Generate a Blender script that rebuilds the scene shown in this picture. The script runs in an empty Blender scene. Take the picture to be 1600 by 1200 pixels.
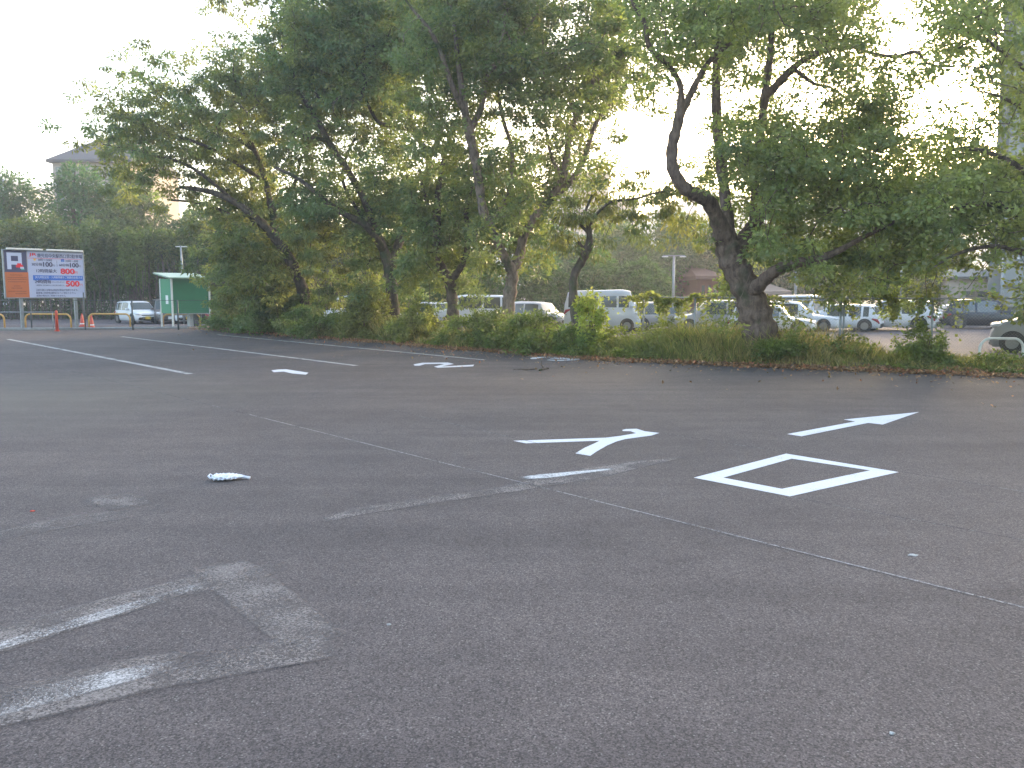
import bpy, math, random
import numpy as np
from mathutils import Vector, Matrix
R = math.radians
rng = np.random.default_rng(7)
random.seed(7)
C = bpy.context.scene.collection
S = bpy.context.scene

# ------------------------------------------------------------ camera, sky, sun, exposure
H = 1.9                      # eye height
F = 1300.0                   # focal length in photo pixels (photo 1600 x 1200)
PITCH = math.atan(143 / F)
cam = bpy.data.cameras.new('camera'); cam.sensor_width = 36; cam.lens = F / 1600 * 36
cam.clip_start = 0.05; cam.clip_end = 6000
co = bpy.data.objects.new('camera', cam); C.objects.link(co)
co.location = (0, 0, H); co.rotation_euler = (R(90) - PITCH, 0, 0)
S.camera = co
SUN_AZ, SUN_EL = R(36.0), R(7.5)        # to the right of the view direction (+Y), low
w = bpy.data.worlds.new('World'); S.world = w; w.use_nodes = True
nt = w.node_tree; bg = nt.nodes['Background']; bg.inputs[1].default_value = 0.15
sky = nt.nodes.new('ShaderNodeTexSky'); sky.sky_type = 'NISHITA'; sky.sun_disc = False
sky.sun_elevation = SUN_EL; sky.sun_rotation = SUN_AZ; sky.air_density = 0.8; sky.dust_density = 3.4; sky.ozone_density = 0.6
nt.links.new(sky.outputs[0], bg.inputs[0])
sl = bpy.data.lights.new('sun', 'SUN'); sl.energy = 0.5; sl.angle = R(10); sl.color = (1.0, 0.80, 0.58)
so = bpy.data.objects.new('sun', sl); C.objects.link(so)
sd = Vector((math.sin(SUN_AZ) * math.cos(SUN_EL), math.cos(SUN_AZ) * math.cos(SUN_EL), math.sin(SUN_EL)))
so.rotation_euler = sd.to_track_quat('Z', 'Y').to_euler()
S.view_settings.view_transform = 'Standard'; S.view_settings.look = 'None'
S.view_settings.exposure = 3.35; S.view_settings.gamma = 1
S.render.engine = 'CYCLES'
S.cycles.max_bounces = 10; S.cycles.diffuse_bounces = 7; S.cycles.transmission_bounces = 4
S.cycles.transparent_max_bounces = 12

# ------------------------------------------------------------ helpers
FW = Vector((0, math.cos(PITCH), -math.sin(PITCH))); UP = Vector((0, math.sin(PITCH), math.cos(PITCH)))
def ray(px, py): return Vector(((px - 800) / F, 0, 0)) + FW + UP * ((600 - py) / F)
def at(px, py, D):
    d = ray(px, py); return Vector((0, 0, H)) + d * (D / d.y)
def gnd(px, py, z=0.0):
    d = ray(px, py); return Vector((0, 0, H)) + d * ((z - H) / d.z)

def tag(o, label=None, cat=None, group=None, kind=None):
    if label: o['label'] = label
    if cat: o['category'] = cat
    if group: o['group'] = group
    if kind: o['kind'] = kind
    return o
def empty(name, loc=(0, 0, 0), rz=0.0):
    o = bpy.data.objects.new(name, None); C.objects.link(o); o.location = loc; o.rotation_euler = (0, 0, rz)
    o.empty_display_size = 0.2
    return o
def place(name, me, parent=None, smooth=False):
    o = bpy.data.objects.new(name, me); C.objects.link(o)
    if parent: o.parent = parent
    if smooth: me.polygons.foreach_set('use_smooth', [True] * len(me.polygons))
    return o

class MB:
    """collects boxes, bars, tubes and sheets into one mesh"""
    def __init__(s): s.v = []; s.f = []; s.m = []
    def add(s, vs, fs, mi=0):
        n = len(s.v); s.v += [tuple(v) for v in vs]; s.f += [tuple(i + n for i in f) for f in fs]; s.m += [mi] * len(fs)
        return s
    def box(s, x0, x1, y0, y1, z0, z1, mi=0, M=None, bev=0.0):
        if bev > 0:
            b = bev
            vs = []
            for (X, Y, Z) in [(a, c, e) for a in (0, 1) for c in (0, 1) for e in (0, 1)]:
                x = (x0, x1)[X]; y = (y0, y1)[Y]; z = (z0, z1)[Z]
                sx = b if X == 0 else -b; sy = b if Y == 0 else -b; sz = b if Z == 0 else -b
                vs += [(x, y + sy, z + sz), (x + sx, y, z + sz), (x + sx, y + sy, z)]
            import itertools
            I = lambda X, Y, Z, k: (X * 4 + Y * 2 + Z) * 3 + k
            fs = []
            for X in (0, 1): fs.append([I(X, 0, 0, 0), I(X, 1, 0, 0), I(X, 1, 1, 0), I(X, 0, 1, 0)][::(1 if X else -1)])
            for Y in (0, 1): fs.append([I(0, Y, 0, 1), I(1, Y, 0, 1), I(1, Y, 1, 1), I(0, Y, 1, 1)][::(-1 if Y else 1)])
            for Z in (0, 1): fs.append([I(0, 0, Z, 2), I(1, 0, Z, 2), I(1, 1, Z, 2), I(0, 1, Z, 2)][::(1 if Z else -1)])
            for Y in (0, 1):
                for Z in (0, 1): fs.append([I(0, Y, Z, 1), I(1, Y, Z, 1), I(1, Y, Z, 2), I(0, Y, Z, 2)])
            for X in (0, 1):
                for Z in (0, 1): fs.append([I(X, 0, Z, 0), I(X, 1, Z, 0), I(X, 1, Z, 2), I(X, 0, Z, 2)])
            for X in (0, 1):
                for Y in (0, 1): fs.append([I(X, Y, 0, 0), I(X, Y, 1, 0), I(X, Y, 1, 1), I(X, Y, 0, 1)])
            for X, Y, Z in itertools.product((0, 1), repeat=3): fs.append([I(X, Y, Z, 0), I(X, Y, Z, 1), I(X, Y, Z, 2)])
        else:
            vs = [(x0, y0, z0), (x1, y0, z0), (x1, y1, z0), (x0, y1, z0), (x0, y0, z1), (x1, y0, z1), (x1, y1, z1), (x0, y1, z1)]
            fs = [(3, 2, 1, 0), (4, 5, 6, 7), (0, 1, 5, 4), (1, 2, 6, 5), (2, 3, 7, 6), (3, 0, 4, 7)]
        if M is not None: vs = [M @ Vector(v) for v in vs]
        return s.add(vs, fs, mi)
    def tube(s, pts, rad, n=8, mi=0, cap=True):
        pts = [Vector(p) for p in pts]
        if not hasattr(rad, '__len__'): rad = [rad] * len(pts)
        rings = []; prev = None
        for i, p in enumerate(pts):
            t = (pts[min(i + 1, len(pts) - 1)] - pts[max(i - 1, 0)])
            if t.length < 1e-9: t = Vector((0, 0, 1))
            t.normalize()
            a = Vector((1, 0, 0)) if prev is None else prev
            a = a - t * a.dot(t)
            if a.length < 1e-3: a = Vector((0, 1, 0)) - t * t.y
            a.normalize(); prev = a; b = t.cross(a)
            rings.append([p + (a * math.cos(2 * math.pi * k / n) + b * math.sin(2 * math.pi * k / n)) * rad[i] for k in range(n)])
        vs = [v for r_ in rings for v in r_]
        fs = [(i * n + k, i * n + (k + 1) % n, (i + 1) * n + (k + 1) % n, (i + 1) * n + k) for i in range(len(pts) - 1) for k in range(n)]
        if cap: fs += [tuple(range(n))[::-1], tuple((len(pts) - 1) * n + k for k in range(n))]
        return s.add(vs, fs, mi)
    def cyl(s, a, b, r, n=16, mi=0): return s.tube([a, b], r, n, mi)
    def build(s, name, mats, parent=None, smooth=False):
        me = bpy.data.meshes.new(name); me.from_pydata(s.v, [], s.f)
        mats = mats if isinstance(mats, (list, tuple)) else [mats]
        for m in mats: me.materials.append(m)
        me.polygons.foreach_set('material_index', s.m); me.update()
        return place(name, me, parent, smooth)

def quads_mesh(name, V, mat, col=None, parent=None, tri=False):
    """V: (N,4,3) array of quads; col: (N,3) per-face tint"""
    k = V.shape[1]; n = V.shape[0]
    me = bpy.data.meshes.new(name)
    me.vertices.add(n * k); me.vertices.foreach_set('co', V.astype(np.float32).ravel())
    me.loops.add(n * k); me.loops.foreach_set('vertex_index', np.arange(n * k, dtype=np.int32))
    me.polygons.add(n); me.polygons.foreach_set('loop_start', np.arange(0, n * k, k, dtype=np.int32))
    if col is not None:
        a = me.attributes.new('tint', 'FLOAT_COLOR', 'FACE')
        c4 = np.ones((n, 4), np.float32); c4[:, :3] = col; a.data.foreach_set('color', c4.ravel())
    me.materials.append(mat); me.update(calc_edges=True); me.validate()
    return place(name, me, parent)

def leaves(cent, dirs, norm, L, W):
    """rhombic leaves: cent (N,3), dirs (N,3), norm (N,3)"""
    d = dirs / (np.linalg.norm(dirs, axis=1, keepdims=True) + 1e-9)
    s = np.cross(d, norm); s /= (np.linalg.norm(s, axis=1, keepdims=True) + 1e-9)
    nn = np.cross(s, d)
    L = np.asarray(L).reshape(-1, 1); W = np.asarray(W).reshape(-1, 1)
    V = np.stack([cent, cent + d * L * .45 + s * W * .5 + nn * W * .15, cent + d * L, cent + d * L * .45 - s * W * .5 + nn * W * .15], 1)
    return V
def rand_leaves(cent, L, W, up=0.5, droop=0.2, seedr=rng):
    n = len(cent)
    d = seedr.normal(size=(n, 3)); d[:, 2] = d[:, 2] * .6 - droop
    nm = seedr.normal(size=(n, 3)); nm[:, 2] += up * 2
    return leaves(cent, d, nm, L * seedr.uniform(.7, 1.25, n), W * seedr.uniform(.7, 1.25, n))

# ------------------------------------------------------------ materials
def mat(name, base=(.5, .5, .5), rough=.6, metal=0, noise=0, nscale=5, spec=.5, bump=0, bscale=40, trans=0, coat=0, dirt=None):
    m = bpy.data.materials.new(name); m.use_nodes = True; n = m.node_tree.nodes; l = m.node_tree.links
    b = n['Principled BSDF']; b.inputs['Base Color'].default_value = (*base, 1); b.inputs['Roughness'].default_value = rough
    b.inputs['Metallic'].default_value = metal; b.inputs['Specular IOR Level'].default_value = spec
    if coat: b.inputs['Coat Weight'].default_value = coat; b.inputs['Coat Roughness'].default_value = .08
    tc = n.new('ShaderNodeTexCoord')
    if noise or dirt:
        t = n.new('ShaderNodeTexNoise'); t.inputs['Scale'].default_value = nscale; t.inputs['Detail'].default_value = 6
        l.new(tc.outputs['Object'], t.inputs['Vector'])
        r = n.new('ShaderNodeValToRGB'); r.color_ramp.elements[0].position = .3; r.color_ramp.elements[1].position = .7
        lo = dirt if dirt else tuple(c * (1 - noise) for c in base)
        hi = base if dirt else tuple(min(1, c * (1 + noise)) for c in base)
        r.color_ramp.elements[0].color = (*lo, 1); r.color_ramp.elements[1].color = (*hi, 1)
        l.new(t.outputs[0], r.inputs[0]); l.new(r.outputs[0], b.inputs['Base Color'])
    if bump:
        t2 = n.new('ShaderNodeTexNoise'); t2.inputs['Scale'].default_value = bscale; t2.inputs['Detail'].default_value = 8
        l.new(tc.outputs['Object'], t2.inputs['Vector'])
        bp = n.new('ShaderNodeBump'); bp.inputs['Strength'].default_value = bump; bp.inputs['Distance'].default_value = .05
        l.new(t2.outputs[0], bp.inputs['Height']); l.new(bp.outputs[0], b.inputs['Normal'])
    return m
def leafmat(name, base, trans=.45, rough=.55):
    m = bpy.data.materials.new(name); m.use_nodes = True; n = m.node_tree.nodes; l = m.node_tree.links
    n.remove(n['Principled BSDF']); out = n['Material Output']
    at_ = n.new('ShaderNodeAttribute'); at_.attribute_name = 'tint'
    mx = n.new('ShaderNodeMix'); mx.data_type = 'RGBA'; mx.blend_type = 'MULTIPLY'; mx.inputs[0].default_value = 1
    mx.inputs[6].default_value = (*base, 1); l.new(at_.outputs['Color'], mx.inputs[7])
    d = n.new('ShaderNodeBsdfPrincipled'); d.inputs['Roughness'].default_value = rough; d.inputs['Specular IOR Level'].default_value = .5
    tr = n.new('ShaderNodeBsdfTranslucent')
    mt = n.new('ShaderNodeMix'); mt.data_type = 'RGBA'; mt.blend_type = 'MULTIPLY'; mt.inputs[0].default_value = 1
    mt.inputs[7].default_value = (1.35, 1.5, .8, 1); l.new(mx.outputs[2], mt.inputs[6])
    l.new(mx.outputs[2], d.inputs['Base Color']); l.new(mt.outputs[2], tr.inputs['Color'])
    ms = n.new('ShaderNodeMixShader'); ms.inputs[0].default_value = trans
    l.new(d.outputs[0], ms.inputs[1]); l.new(tr.outputs[0], ms.inputs[2]); l.new(ms.outputs[0], out.inputs['Surface'])
    return m

M = {}
M['leaf'] = leafmat('leaf', (.172, .200, .088), .55, .42)
M['leaf_yellow'] = leafmat('leaf_yellow', (.185, .192, .080), .55, .42)
M['leaf_back'] = leafmat('leaf_back', (.066, .112, .036), .4)
M['grass'] = leafmat('grass_blade', (.125, .15, .055), .4)
M['litter'] = leafmat('dry_leaf', (.30, .17, .09), .15)
M['white_paint'] = mat('white_paint', (.74, .74, .76), .5)
M['cream'] = mat('cream_metal', (.6, .6, .57), .5, noise=.1)
M['yellow'] = mat('yellow_pipe', (.50, .28, .06), .45, noise=.12, nscale=9)
M['galv'] = mat('galvanised', (.24, .26, .27), .45, metal=.4, noise=.15, nscale=8)
M['darkmetal'] = mat('dark_metal', (.06, .075, .08), .5, metal=.2)
M['orange'] = mat('orange_plastic', (.50, .06, .03), .45, noise=.1)
M['refl'] = mat('reflective_white', (.7, .7, .7), .4)
M['rubber'] = mat('rubber', (.02, .02, .022), .8)
M['rim'] = mat('rim', (.20, .205, .21), .3, metal=.7)
M['glass'] = mat('car_glass', (.045, .06, .06), .06, spec=.8)
M['trimblack'] = mat('black_trim', (.025, .025, .027), .55)
M['lamp_clear'] = mat('lamp_clear', (.6, .62, .65), .12, spec=.8)
M['lamp_red'] = mat('lamp_red', (.32, .02, .03), .15)
M['plate_yellow'] = mat('plate_yellow', (.62, .42, .04), .5)
M['plate_white'] = mat('plate_white', (.7, .7, .7), .5)
def paint(name, c): return mat('paint_' + name, c, .32, coat=.3, spec=.4)

def bark(name, a, b, moss=(.05, .07, .03), mossamt=.5):
    m = bpy.data.materials.new(name); m.use_nodes = True; n = m.node_tree.nodes; l = m.node_tree.links
    p = n['Principled BSDF']; p.inputs['Roughness'].default_value = .9; p.inputs['Specular IOR Level'].default_value = .2
    tc = n.new('ShaderNodeTexCoord'); mp = n.new('ShaderNodeMapping'); mp.inputs['Scale'].default_value = (1, 1, .35)
    l.new(tc.outputs['Object'], mp.inputs[0])
    t = n.new('ShaderNodeTexNoise'); t.inputs['Scale'].default_value = 9; t.inputs['Detail'].default_value = 9; t.inputs['Roughness'].default_value = .7
    l.new(mp.outputs[0], t.inputs['Vector'])
    r = n.new('ShaderNodeValToRGB'); r.color_ramp.elements[0].position = .35; r.color_ramp.elements[1].position = .65
    r.color_ramp.elements[0].color = (*a, 1); r.color_ramp.elements[1].color = (*b, 1); l.new(t.outputs[0], r.inputs[0])
    t2 = n.new('ShaderNodeTexNoise'); t2.inputs['Scale'].default_value = 1.7; t2.inputs['Detail'].default_value = 5; l.new(tc.outputs['Object'], t2.inputs['Vector'])
    r2 = n.new('ShaderNodeValToRGB'); r2.color_ramp.elements[0].position = .62 - mossamt * .2; r2.color_ramp.elements[1].position = .75 - mossamt * .2
    l.new(t2.outputs[0], r2.inputs[0])
    mx = n.new('ShaderNodeMix'); mx.data_type = 'RGBA'; l.new(r2.outputs[0], mx.inputs[0]); l.new(r.outputs[0], mx.inputs[6]); mx.inputs[7].default_value = (*moss, 1)
    l.new(mx.outputs[2], p.inputs['Base Color'])
    bp = n.new('ShaderNodeBump'); bp.inputs['Strength'].default_value = .9; bp.inputs['Distance'].default_value = .06
    l.new(t.outputs[0], bp.inputs['Height']); l.new(bp.outputs[0], p.inputs['Normal'])
    return m
M['bark'] = bark('bark_grey', (.045, .035, .03), (.15, .12, .10))
M['bark_pale'] = bark('bark_pale', (.08, .06, .05), (.30, .23, .19), mossamt=.3)
M['bark_dark'] = bark('bark_dark', (.05, .038, .032), (.16, .125, .105), mossamt=.3)
M['bark_brown'] = bark('bark_brown', (.065, .043, .034), (.20, .145, .115), moss=(.06, .065, .035), mossamt=.15)

def asphalt(name, base, speck=.85, warm=(.12, .108, .09), sandy=True):
    m = bpy.data.materials.new(name); m.use_nodes = True; n = m.node_tree.nodes; l = m.node_tree.links
    p = n['Principled BSDF']; p.inputs['Roughness'].default_value = .85; p.inputs['Specular IOR Level'].default_value = .35
    tc = n.new('ShaderNodeTexCoord')
    def noise(s, d=4, rgh=.6, vec=None):
        t = n.new('ShaderNodeTexNoise'); t.inputs['Scale'].default_value = s; t.inputs['Detail'].default_value = d; t.inputs['Roughness'].default_value = rgh
        l.new(vec or tc.outputs['Object'], t.inputs['Vector']); return t
    def ramp(src, a, b, ca, cb):
        r = n.new('ShaderNodeValToRGB'); r.color_ramp.elements[0].position = a; r.color_ramp.elements[1].position = b
        r.color_ramp.elements[0].color = (*ca, 1); r.color_ramp.elements[1].color = (*cb, 1); l.new(src, r.inputs[0]); return r
    def mix(f, a, b, mode='MIX'):
        x = n.new('ShaderNodeMix'); x.data_type = 'RGBA'; x.blend_type = mode
        if isinstance(f, (int, float)): x.inputs[0].default_value = f
        else: l.new(f, x.inputs[0])
        l.new(a, x.inputs[6])
        if isinstance(b, tuple): x.inputs[7].default_value = (*b, 1)
        else: l.new(b, x.inputs[7])
        return x.outputs[2]
    g = noise(110, 3, .7)
    c = ramp(g.outputs[0], .36, .64, tuple(x * .5 for x in base), tuple(x * 1.5 for x in base)).outputs[0]
    # coarse aggregate: each stone its own grey
    va = n.new('ShaderNodeTexVoronoi'); va.inputs['Scale'].default_value = 95; l.new(tc.outputs['Object'], va.inputs['Vector'])
    sa = n.new('ShaderNodeSeparateColor'); l.new(va.outputs['Color'], sa.inputs[0])
    c = mix(1.0, c, ramp(sa.outputs[1], .0, 1., (.55, .55, .56), (1.5, 1.48, 1.46)).outputs[0], 'MULTIPLY')
    # oil drips here and there
    vo = n.new('ShaderNodeTexVoronoi'); vo.inputs['Scale'].default_value = .42; vo.inputs['Randomness'].default_value = 1; l.new(tc.outputs['Object'], vo.inputs['Vector'])
    no_ = noise(9, 4); mo = n.new('ShaderNodeMath'); mo.operation = 'MULTIPLY_ADD'; l.new(no_.outputs[0], mo.inputs[0]); mo.inputs[1].default_value = .10; l.new(vo.outputs['Distance'], mo.inputs[2])
    c = mix(1.0, c, ramp(mo.outputs[0], .08, .17, (.74, .74, .75), (1, 1, 1)).outputs[0], 'MULTIPLY')
    v = n.new('ShaderNodeTexVoronoi'); v.inputs['Scale'].default_value = 70; l.new(tc.outputs['Object'], v.inputs['Vector'])
    sp = n.new('ShaderNodeSeparateColor'); l.new(v.outputs['Color'], sp.inputs[0])
    k1 = ramp(sp.outputs[0], .86, .96, (0, 0, 0), (1, 1, 1)); d1 = ramp(v.outputs['Distance'], .25, .42, (1, 1, 1), (0, 0, 0))
    mm = n.new('ShaderNodeMath'); mm.operation = 'MULTIPLY'; l.new(k1.outputs[0], mm.inputs[0]); l.new(d1.outputs[0], mm.inputs[1])
    mm2 = n.new('ShaderNodeMath'); mm2.operation = 'MULTIPLY'; l.new(mm.outputs[0], mm2.inputs[0]); mm2.inputs[1].default_value = speck
    c = mix(mm2.outputs[0], c, (.22, .205, .195))
    # broad stains, patches of wear, tyre scuffs drawn out along the lanes
    a = noise(.35, 6, .62); c = mix(.55, c, mix(1.0, c, ramp(a.outputs[0], .32, .68, (.72, .72, .74), (1.3, 1.28, 1.24)).outputs[0], 'MULTIPLY'))
    mp = n.new('ShaderNodeMapping'); mp.inputs['Rotation'].default_value = (0, 0, R(42)); mp.inputs['Scale'].default_value = (.12, 2.2, 1)
    l.new(tc.outputs['Object'], mp.inputs[0])
    s_ = noise(.8, 5, .6, mp.outputs[0]); c = mix(.5, c, mix(1.0, c, ramp(s_.outputs[0], .4, .62, (.8, .8, .8), (1.18, 1.17, 1.15)).outputs[0], 'MULTIPLY'))
    b_ = noise(2.3, 5, .6); c = mix(.35, c, mix(1.0, c, ramp(b_.outputs[0], .35, .65, (.75, .75, .77), (1.2, 1.2, 1.2)).outputs[0], 'MULTIPLY'))
    if sandy:
        # dusty sand washed up round one spot on the left
        sub = n.new('ShaderNodeVectorMath'); sub.operation = 'DISTANCE'; l.new(tc.outputs['Object'], sub.inputs[0]); q = gnd(-40, 622); sub.inputs[1].default_value = tuple(q)
        nz = noise(.5, 5); ad = n.new('ShaderNodeMath'); ad.operation = 'MULTIPLY_ADD'; l.new(nz.outputs[0], ad.inputs[0]); ad.inputs[1].default_value = 5; l.new(sub.outputs['Value'], ad.inputs[2])
        dv = n.new('ShaderNodeMath'); dv.operation = 'DIVIDE'; l.new(ad.outputs[0], dv.inputs[0]); dv.inputs[1].default_value = 10
        c = mix(ramp(dv.outputs[0], .3, .85, (.6, .6, .6), (0, 0, 0)).outputs[0], c, warm)
    l.new(c, p.inputs['Base Color'])
    bp = n.new('ShaderNodeBump'); bp.inputs['Strength'].default_value = .55; bp.inputs['Distance'].default_value = .01
    l.new(sa.outputs[1], bp.inputs['Height']); l.new(bp.outputs[0], p.inputs['Normal'])
    return m
M['asphalt'] = asphalt('asphalt', (.083, .0705, .0695))
M['asphalt_far'] = asphalt('asphalt_far', (.105, .088, .092), sandy=False)
M['soil'] = mat('soil', (.10, .07, .05), .95, noise=.5, nscale=12, bump=.6, bscale=20)
M['ground'] = mat('ground_dirt', (.09, .09, .06), .95, noise=.4, nscale=.4)
M['concrete'] = mat('concrete', (.22, .21, .20), .85, noise=.2, nscale=6)

# paint that has worn away: speckled cover that lets the asphalt show through
def worn(name, col, cover, soft=.12, scale=60, grain=.55):
    m = bpy.data.materials.new(name); m.use_nodes = True; n = m.node_tree.nodes; l = m.node_tree.links
    p = n['Principled BSDF']; p.inputs['Base Color'].default_value = (*col, 1); p.inputs['Roughness'].default_value = .85; p.inputs['Specular IOR Level'].default_value = .2
    tc = n.new('ShaderNodeTexCoord')
    t = n.new('ShaderNodeTexNoise'); t.inputs['Scale'].default_value = scale; t.inputs['Detail'].default_value = 5; t.inputs['Roughness'].default_value = .75; l.new(tc.outputs['Object'], t.inputs['Vector'])
    t2 = n.new('ShaderNodeTexNoise'); t2.inputs['Scale'].default_value = 2.2; t2.inputs['Detail'].default_value = 5; l.new(tc.outputs['Object'], t2.inputs['Vector'])
    ml = n.new('ShaderNodeMath'); ml.operation = 'MULTIPLY_ADD'; l.new(t2.outputs[0], ml.inputs[0]); ml.inputs[1].default_value = .7; l.new(t.outputs[0], ml.inputs[2])
    r = n.new('ShaderNodeValToRGB'); th = .85 + (.5 - cover) * .45
    r.color_ramp.elements[0].position = max(0, th - soft); r.color_ramp.elements[1].position = min(1, th + soft)
    l.new(ml.outputs[0], r.inputs[0])
    e = n.new('ShaderNodeAttribute'); e.attribute_name = 'edge'
    mm = n.new('ShaderNodeMath'); mm.operation = 'MULTIPLY'; l.new(r.outputs[0], mm.inputs[0]); l.new(e.outputs['Fac'], mm.inputs[1])
    va = n.new('ShaderNodeTexVoronoi'); va.inputs['Scale'].default_value = 95; l.new(tc.outputs['Object'], va.inputs['Vector'])
    sa = n.new('ShaderNodeSeparateColor'); l.new(va.outputs['Color'], sa.inputs[0])
    mr = n.new('ShaderNodeMapRange'); mr.inputs[3].default_value = grain; mr.inputs[4].default_value = 2 - grain; l.new(sa.outputs[0], mr.inputs[0])
    mc = n.new('ShaderNodeMix'); mc.data_type = 'RGBA'; mc.blend_type = 'MULTIPLY'; mc.inputs[0].default_value = 1; mc.inputs[6].default_value = (*col, 1); l.new(mr.outputs[0], mc.inputs[7]); l.new(mc.outputs[2], p.inputs['Base Color'])
    l.new(mm.outputs[0], p.inputs['Alpha'])
    return m

# ------------------------------------------------------------ ground, lots, verge, hill
def sheet(name, pts, m, kind='structure', z=0.0):
    b = MB(); b.add([(p[0], p[1], z) for p in pts], [tuple(range(len(pts)))]); o = b.build(name, m); tag(o, kind=kind); return o
sheet('ground', [(-450, -60), (450, -60), (450, 460), (-450, 460)], M['ground'], z=-.02)
# front edge of the verge (asphalt ends here), as ground points
EDGE_PX = [(300, 513.5), (400, 520.5), (480, 526.5), (545, 532), (600, 535.5), (700, 545), (760, 548), (830, 554.5), (930, 562), (1000, 565.5), (1150, 571.5), (1300, 578), (1450, 583.5), (1600, 589), (1750, 594)]
EDGE = [gnd(*p) for p in EDGE_PX]
ex = np.array([p.x for p in EDGE]); ey = np.array([p.y for p in EDGE])
VD = Vector((.52, .854, 0)).normalized()          # direction across the verge, away from the lot
VW = 4.2
def edge_at(t):        # t in 0..1 along the edge by index
    s = np.clip(t, 0, 1) * (len(EDGE) - 1); return np.interp(s, range(len(EDGE)), ex), np.interp(s, range(len(EDGE)), ey)
lot = [(-60, -20), (40, -20), (40, ey[-1] - 2)] + [(p.x, p.y) for p in EDGE[::-1]] + [(-60, 46)]
lot[2] = (40, 5)
o = sheet('parking_lot', [(-60, -20), (40, -20), (40, 60), (-60, 60)], M['asphalt'], z=0.0)
# the second lot beyond the verge and the access road on the left
E0, E1 = EDGE[0], EDGE[-1]
b = MB()
far = [E0 + VD * 3.5, E1 + VD * 3.6, E1 + VD * 3.6 + Vector((30, -6, 0)), Vector((70, 62, 0)), Vector((-60, 78, 0)), Vector((-60, 47, 0))]
inner = [EDGE[i] + VD * 3.6 for i in range(len(EDGE))]
poly = [(-60, 50)] + [(p.x, p.y) for p in inner] + [(60, inner[-1].y - 8), (75, 64), (-60, 80)]
sheet('second_parking_lot', poly, M['asphalt_far'], z=0.004)
# verge soil: a raised strip, 6 cm high, with uneven front
b = MB(); N = 160; rows = [(0, .0), (.12, .05), (.5, .10), (2.0, .16), (3.4, .10), (3.75, .0)]
vs = []
for i in range(N + 1):
    x, y = edge_at(i / N); jit = .10 * math.sin(i * 1.7) + .07 * math.sin(i * 4.1) + .05 * random.random()
    for (d, z) in rows:
        q = Vector((x, y, 0)) + VD * (d + (jit if d < 1 else 0)); vs.append((q.x, q.y, z + .004 + (random.random() * .03 if 0 < z else 0)))
k = len(rows)
fs = [(i * k + j, (i + 1) * k + j, (i + 1) * k + j + 1, i * k + j + 1) for i in range(N) for j in range(k - 1)]
b.add(vs, fs); o = b.build('verge_soil', M['soil'], smooth=True); tag(o, kind='structure')
# low concrete kerb along the far left side of the lot
b = MB(); a0, a1 = gnd(-60, 517.5), gnd(300, 513)
d = (a1 - a0); L_ = d.length; ang = math.atan2(d.y, d.x)
b.box(0, L_, 0, .18, 0, .11, bev=.015, M=Matrix.Translation(a0) @ Matrix.Rotation(ang, 4, 'Z')); o = b.build('kerb', M['concrete']); tag(o, kind='structure')

# distant wooded hills
def hills():
    nx, ny = 90, 12; vs = []
    prof = np.interp(np.linspace(-400, 2000, nx), [-400, 0, 300, 700, 950, 1040, 1120, 1250, 1380, 1500, 1700, 2000], [430, 410, 400, 390, 360, 322, 300, 318, 312, 330, 345, 360])
    for j in range(ny):
        t = j / (ny - 1)
        for i in range(nx):
            px = -400 + 2400 * i / (nx - 1); D = 300 + 130 * t
            top = at(px, prof[i] + 2.5 * math.sin(i * 2.1) + 2 * math.sin(i * .9), 430)
            vs.append((px_x(px, D), D, (top.z) * math.sin(t * math.pi / 2) ** 1.2 + rng.uniform(-1, 1)))
    fs = [(j * nx + i, j * nx + i + 1, (j + 1) * nx + i + 1, (j + 1) * nx + i) for j in range(ny - 1) for i in range(nx - 1)]
    b = MB(); b.add(vs, fs); o = b.build('hills', mat('hill_forest', (.10, .15, .15), .95, noise=.4, nscale=.2), smooth=True); tag(o, kind='structure')
def px_x(px, D): return (px - 800) / F * D
hills()

# ------------------------------------------------------------ road paint
def ppoly(name, polys, m, label=None, cat='road marking', group=None, z=.004, edge=None, kind=None, sub=0):
    import bmesh
    bm = bmesh.new()
    for P in polys:
        vs = [bm.verts.new(tuple(gnd(x, y)[:2]) + (z,)) for x, y in P]; bm.faces.new(vs)
    bmesh.ops.triangulate(bm, faces=bm.faces[:])
    for f in bm.faces:
        if f.normal.z < 0: f.normal_flip()
    me = bpy.data.meshes.new(name); bm.to_mesh(me); bm.free(); me.materials.append(m)
    a = me.attributes.new('edge', 'FLOAT', 'POINT'); a.data.foreach_set('value', [1.0] * len(me.vertices))
    o = place(name, me); tag(o, label, cat, group, kind); return o
fresh = worn('fresh_line_paint', (.60, .60, .62), 1.0, .1, 90, .9)
old_line = worn('old_line_paint', (.38, .365, .35), .78, .12, 50)
Z5 = lambda pts: [(780 + x / 2.286, 620 + y / 2.286) for x, y in pts]
Z7 = lambda pts: [(760 + x / 8, 530 + y / 8) for x, y in pts]
ppoly('road_character', [Z5([(50, 158), (380, 147), (430, 141), (489, 131), (470, 124), (441, 123), (440, 119), (455, 116), (491, 115), (520, 124), (572, 130), (545, 139), (450, 152), (420, 160), (385, 175), (350, 195), (325, 212), (272, 203), (305, 183), (345, 165), (358, 158), (95, 167)])], fresh,
      'fresh white kana-like character with two crossing legs painted beside the diamond', 'road marking')
outer = Z5([(695, 290), (1025, 204), (1427, 270), (1038, 357)]); inner_ = Z5([(800, 290), (1045, 222), (1325, 264), (1010, 330)])
ppoly('road_character', [[outer[i], outer[(i + 1) % 4], inner_[(i + 1) % 4], inner_[i]] for i in range(4)], fresh,
      'fresh white hollow four-sided character like a diamond painted below the arrow', 'road marking')
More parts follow.
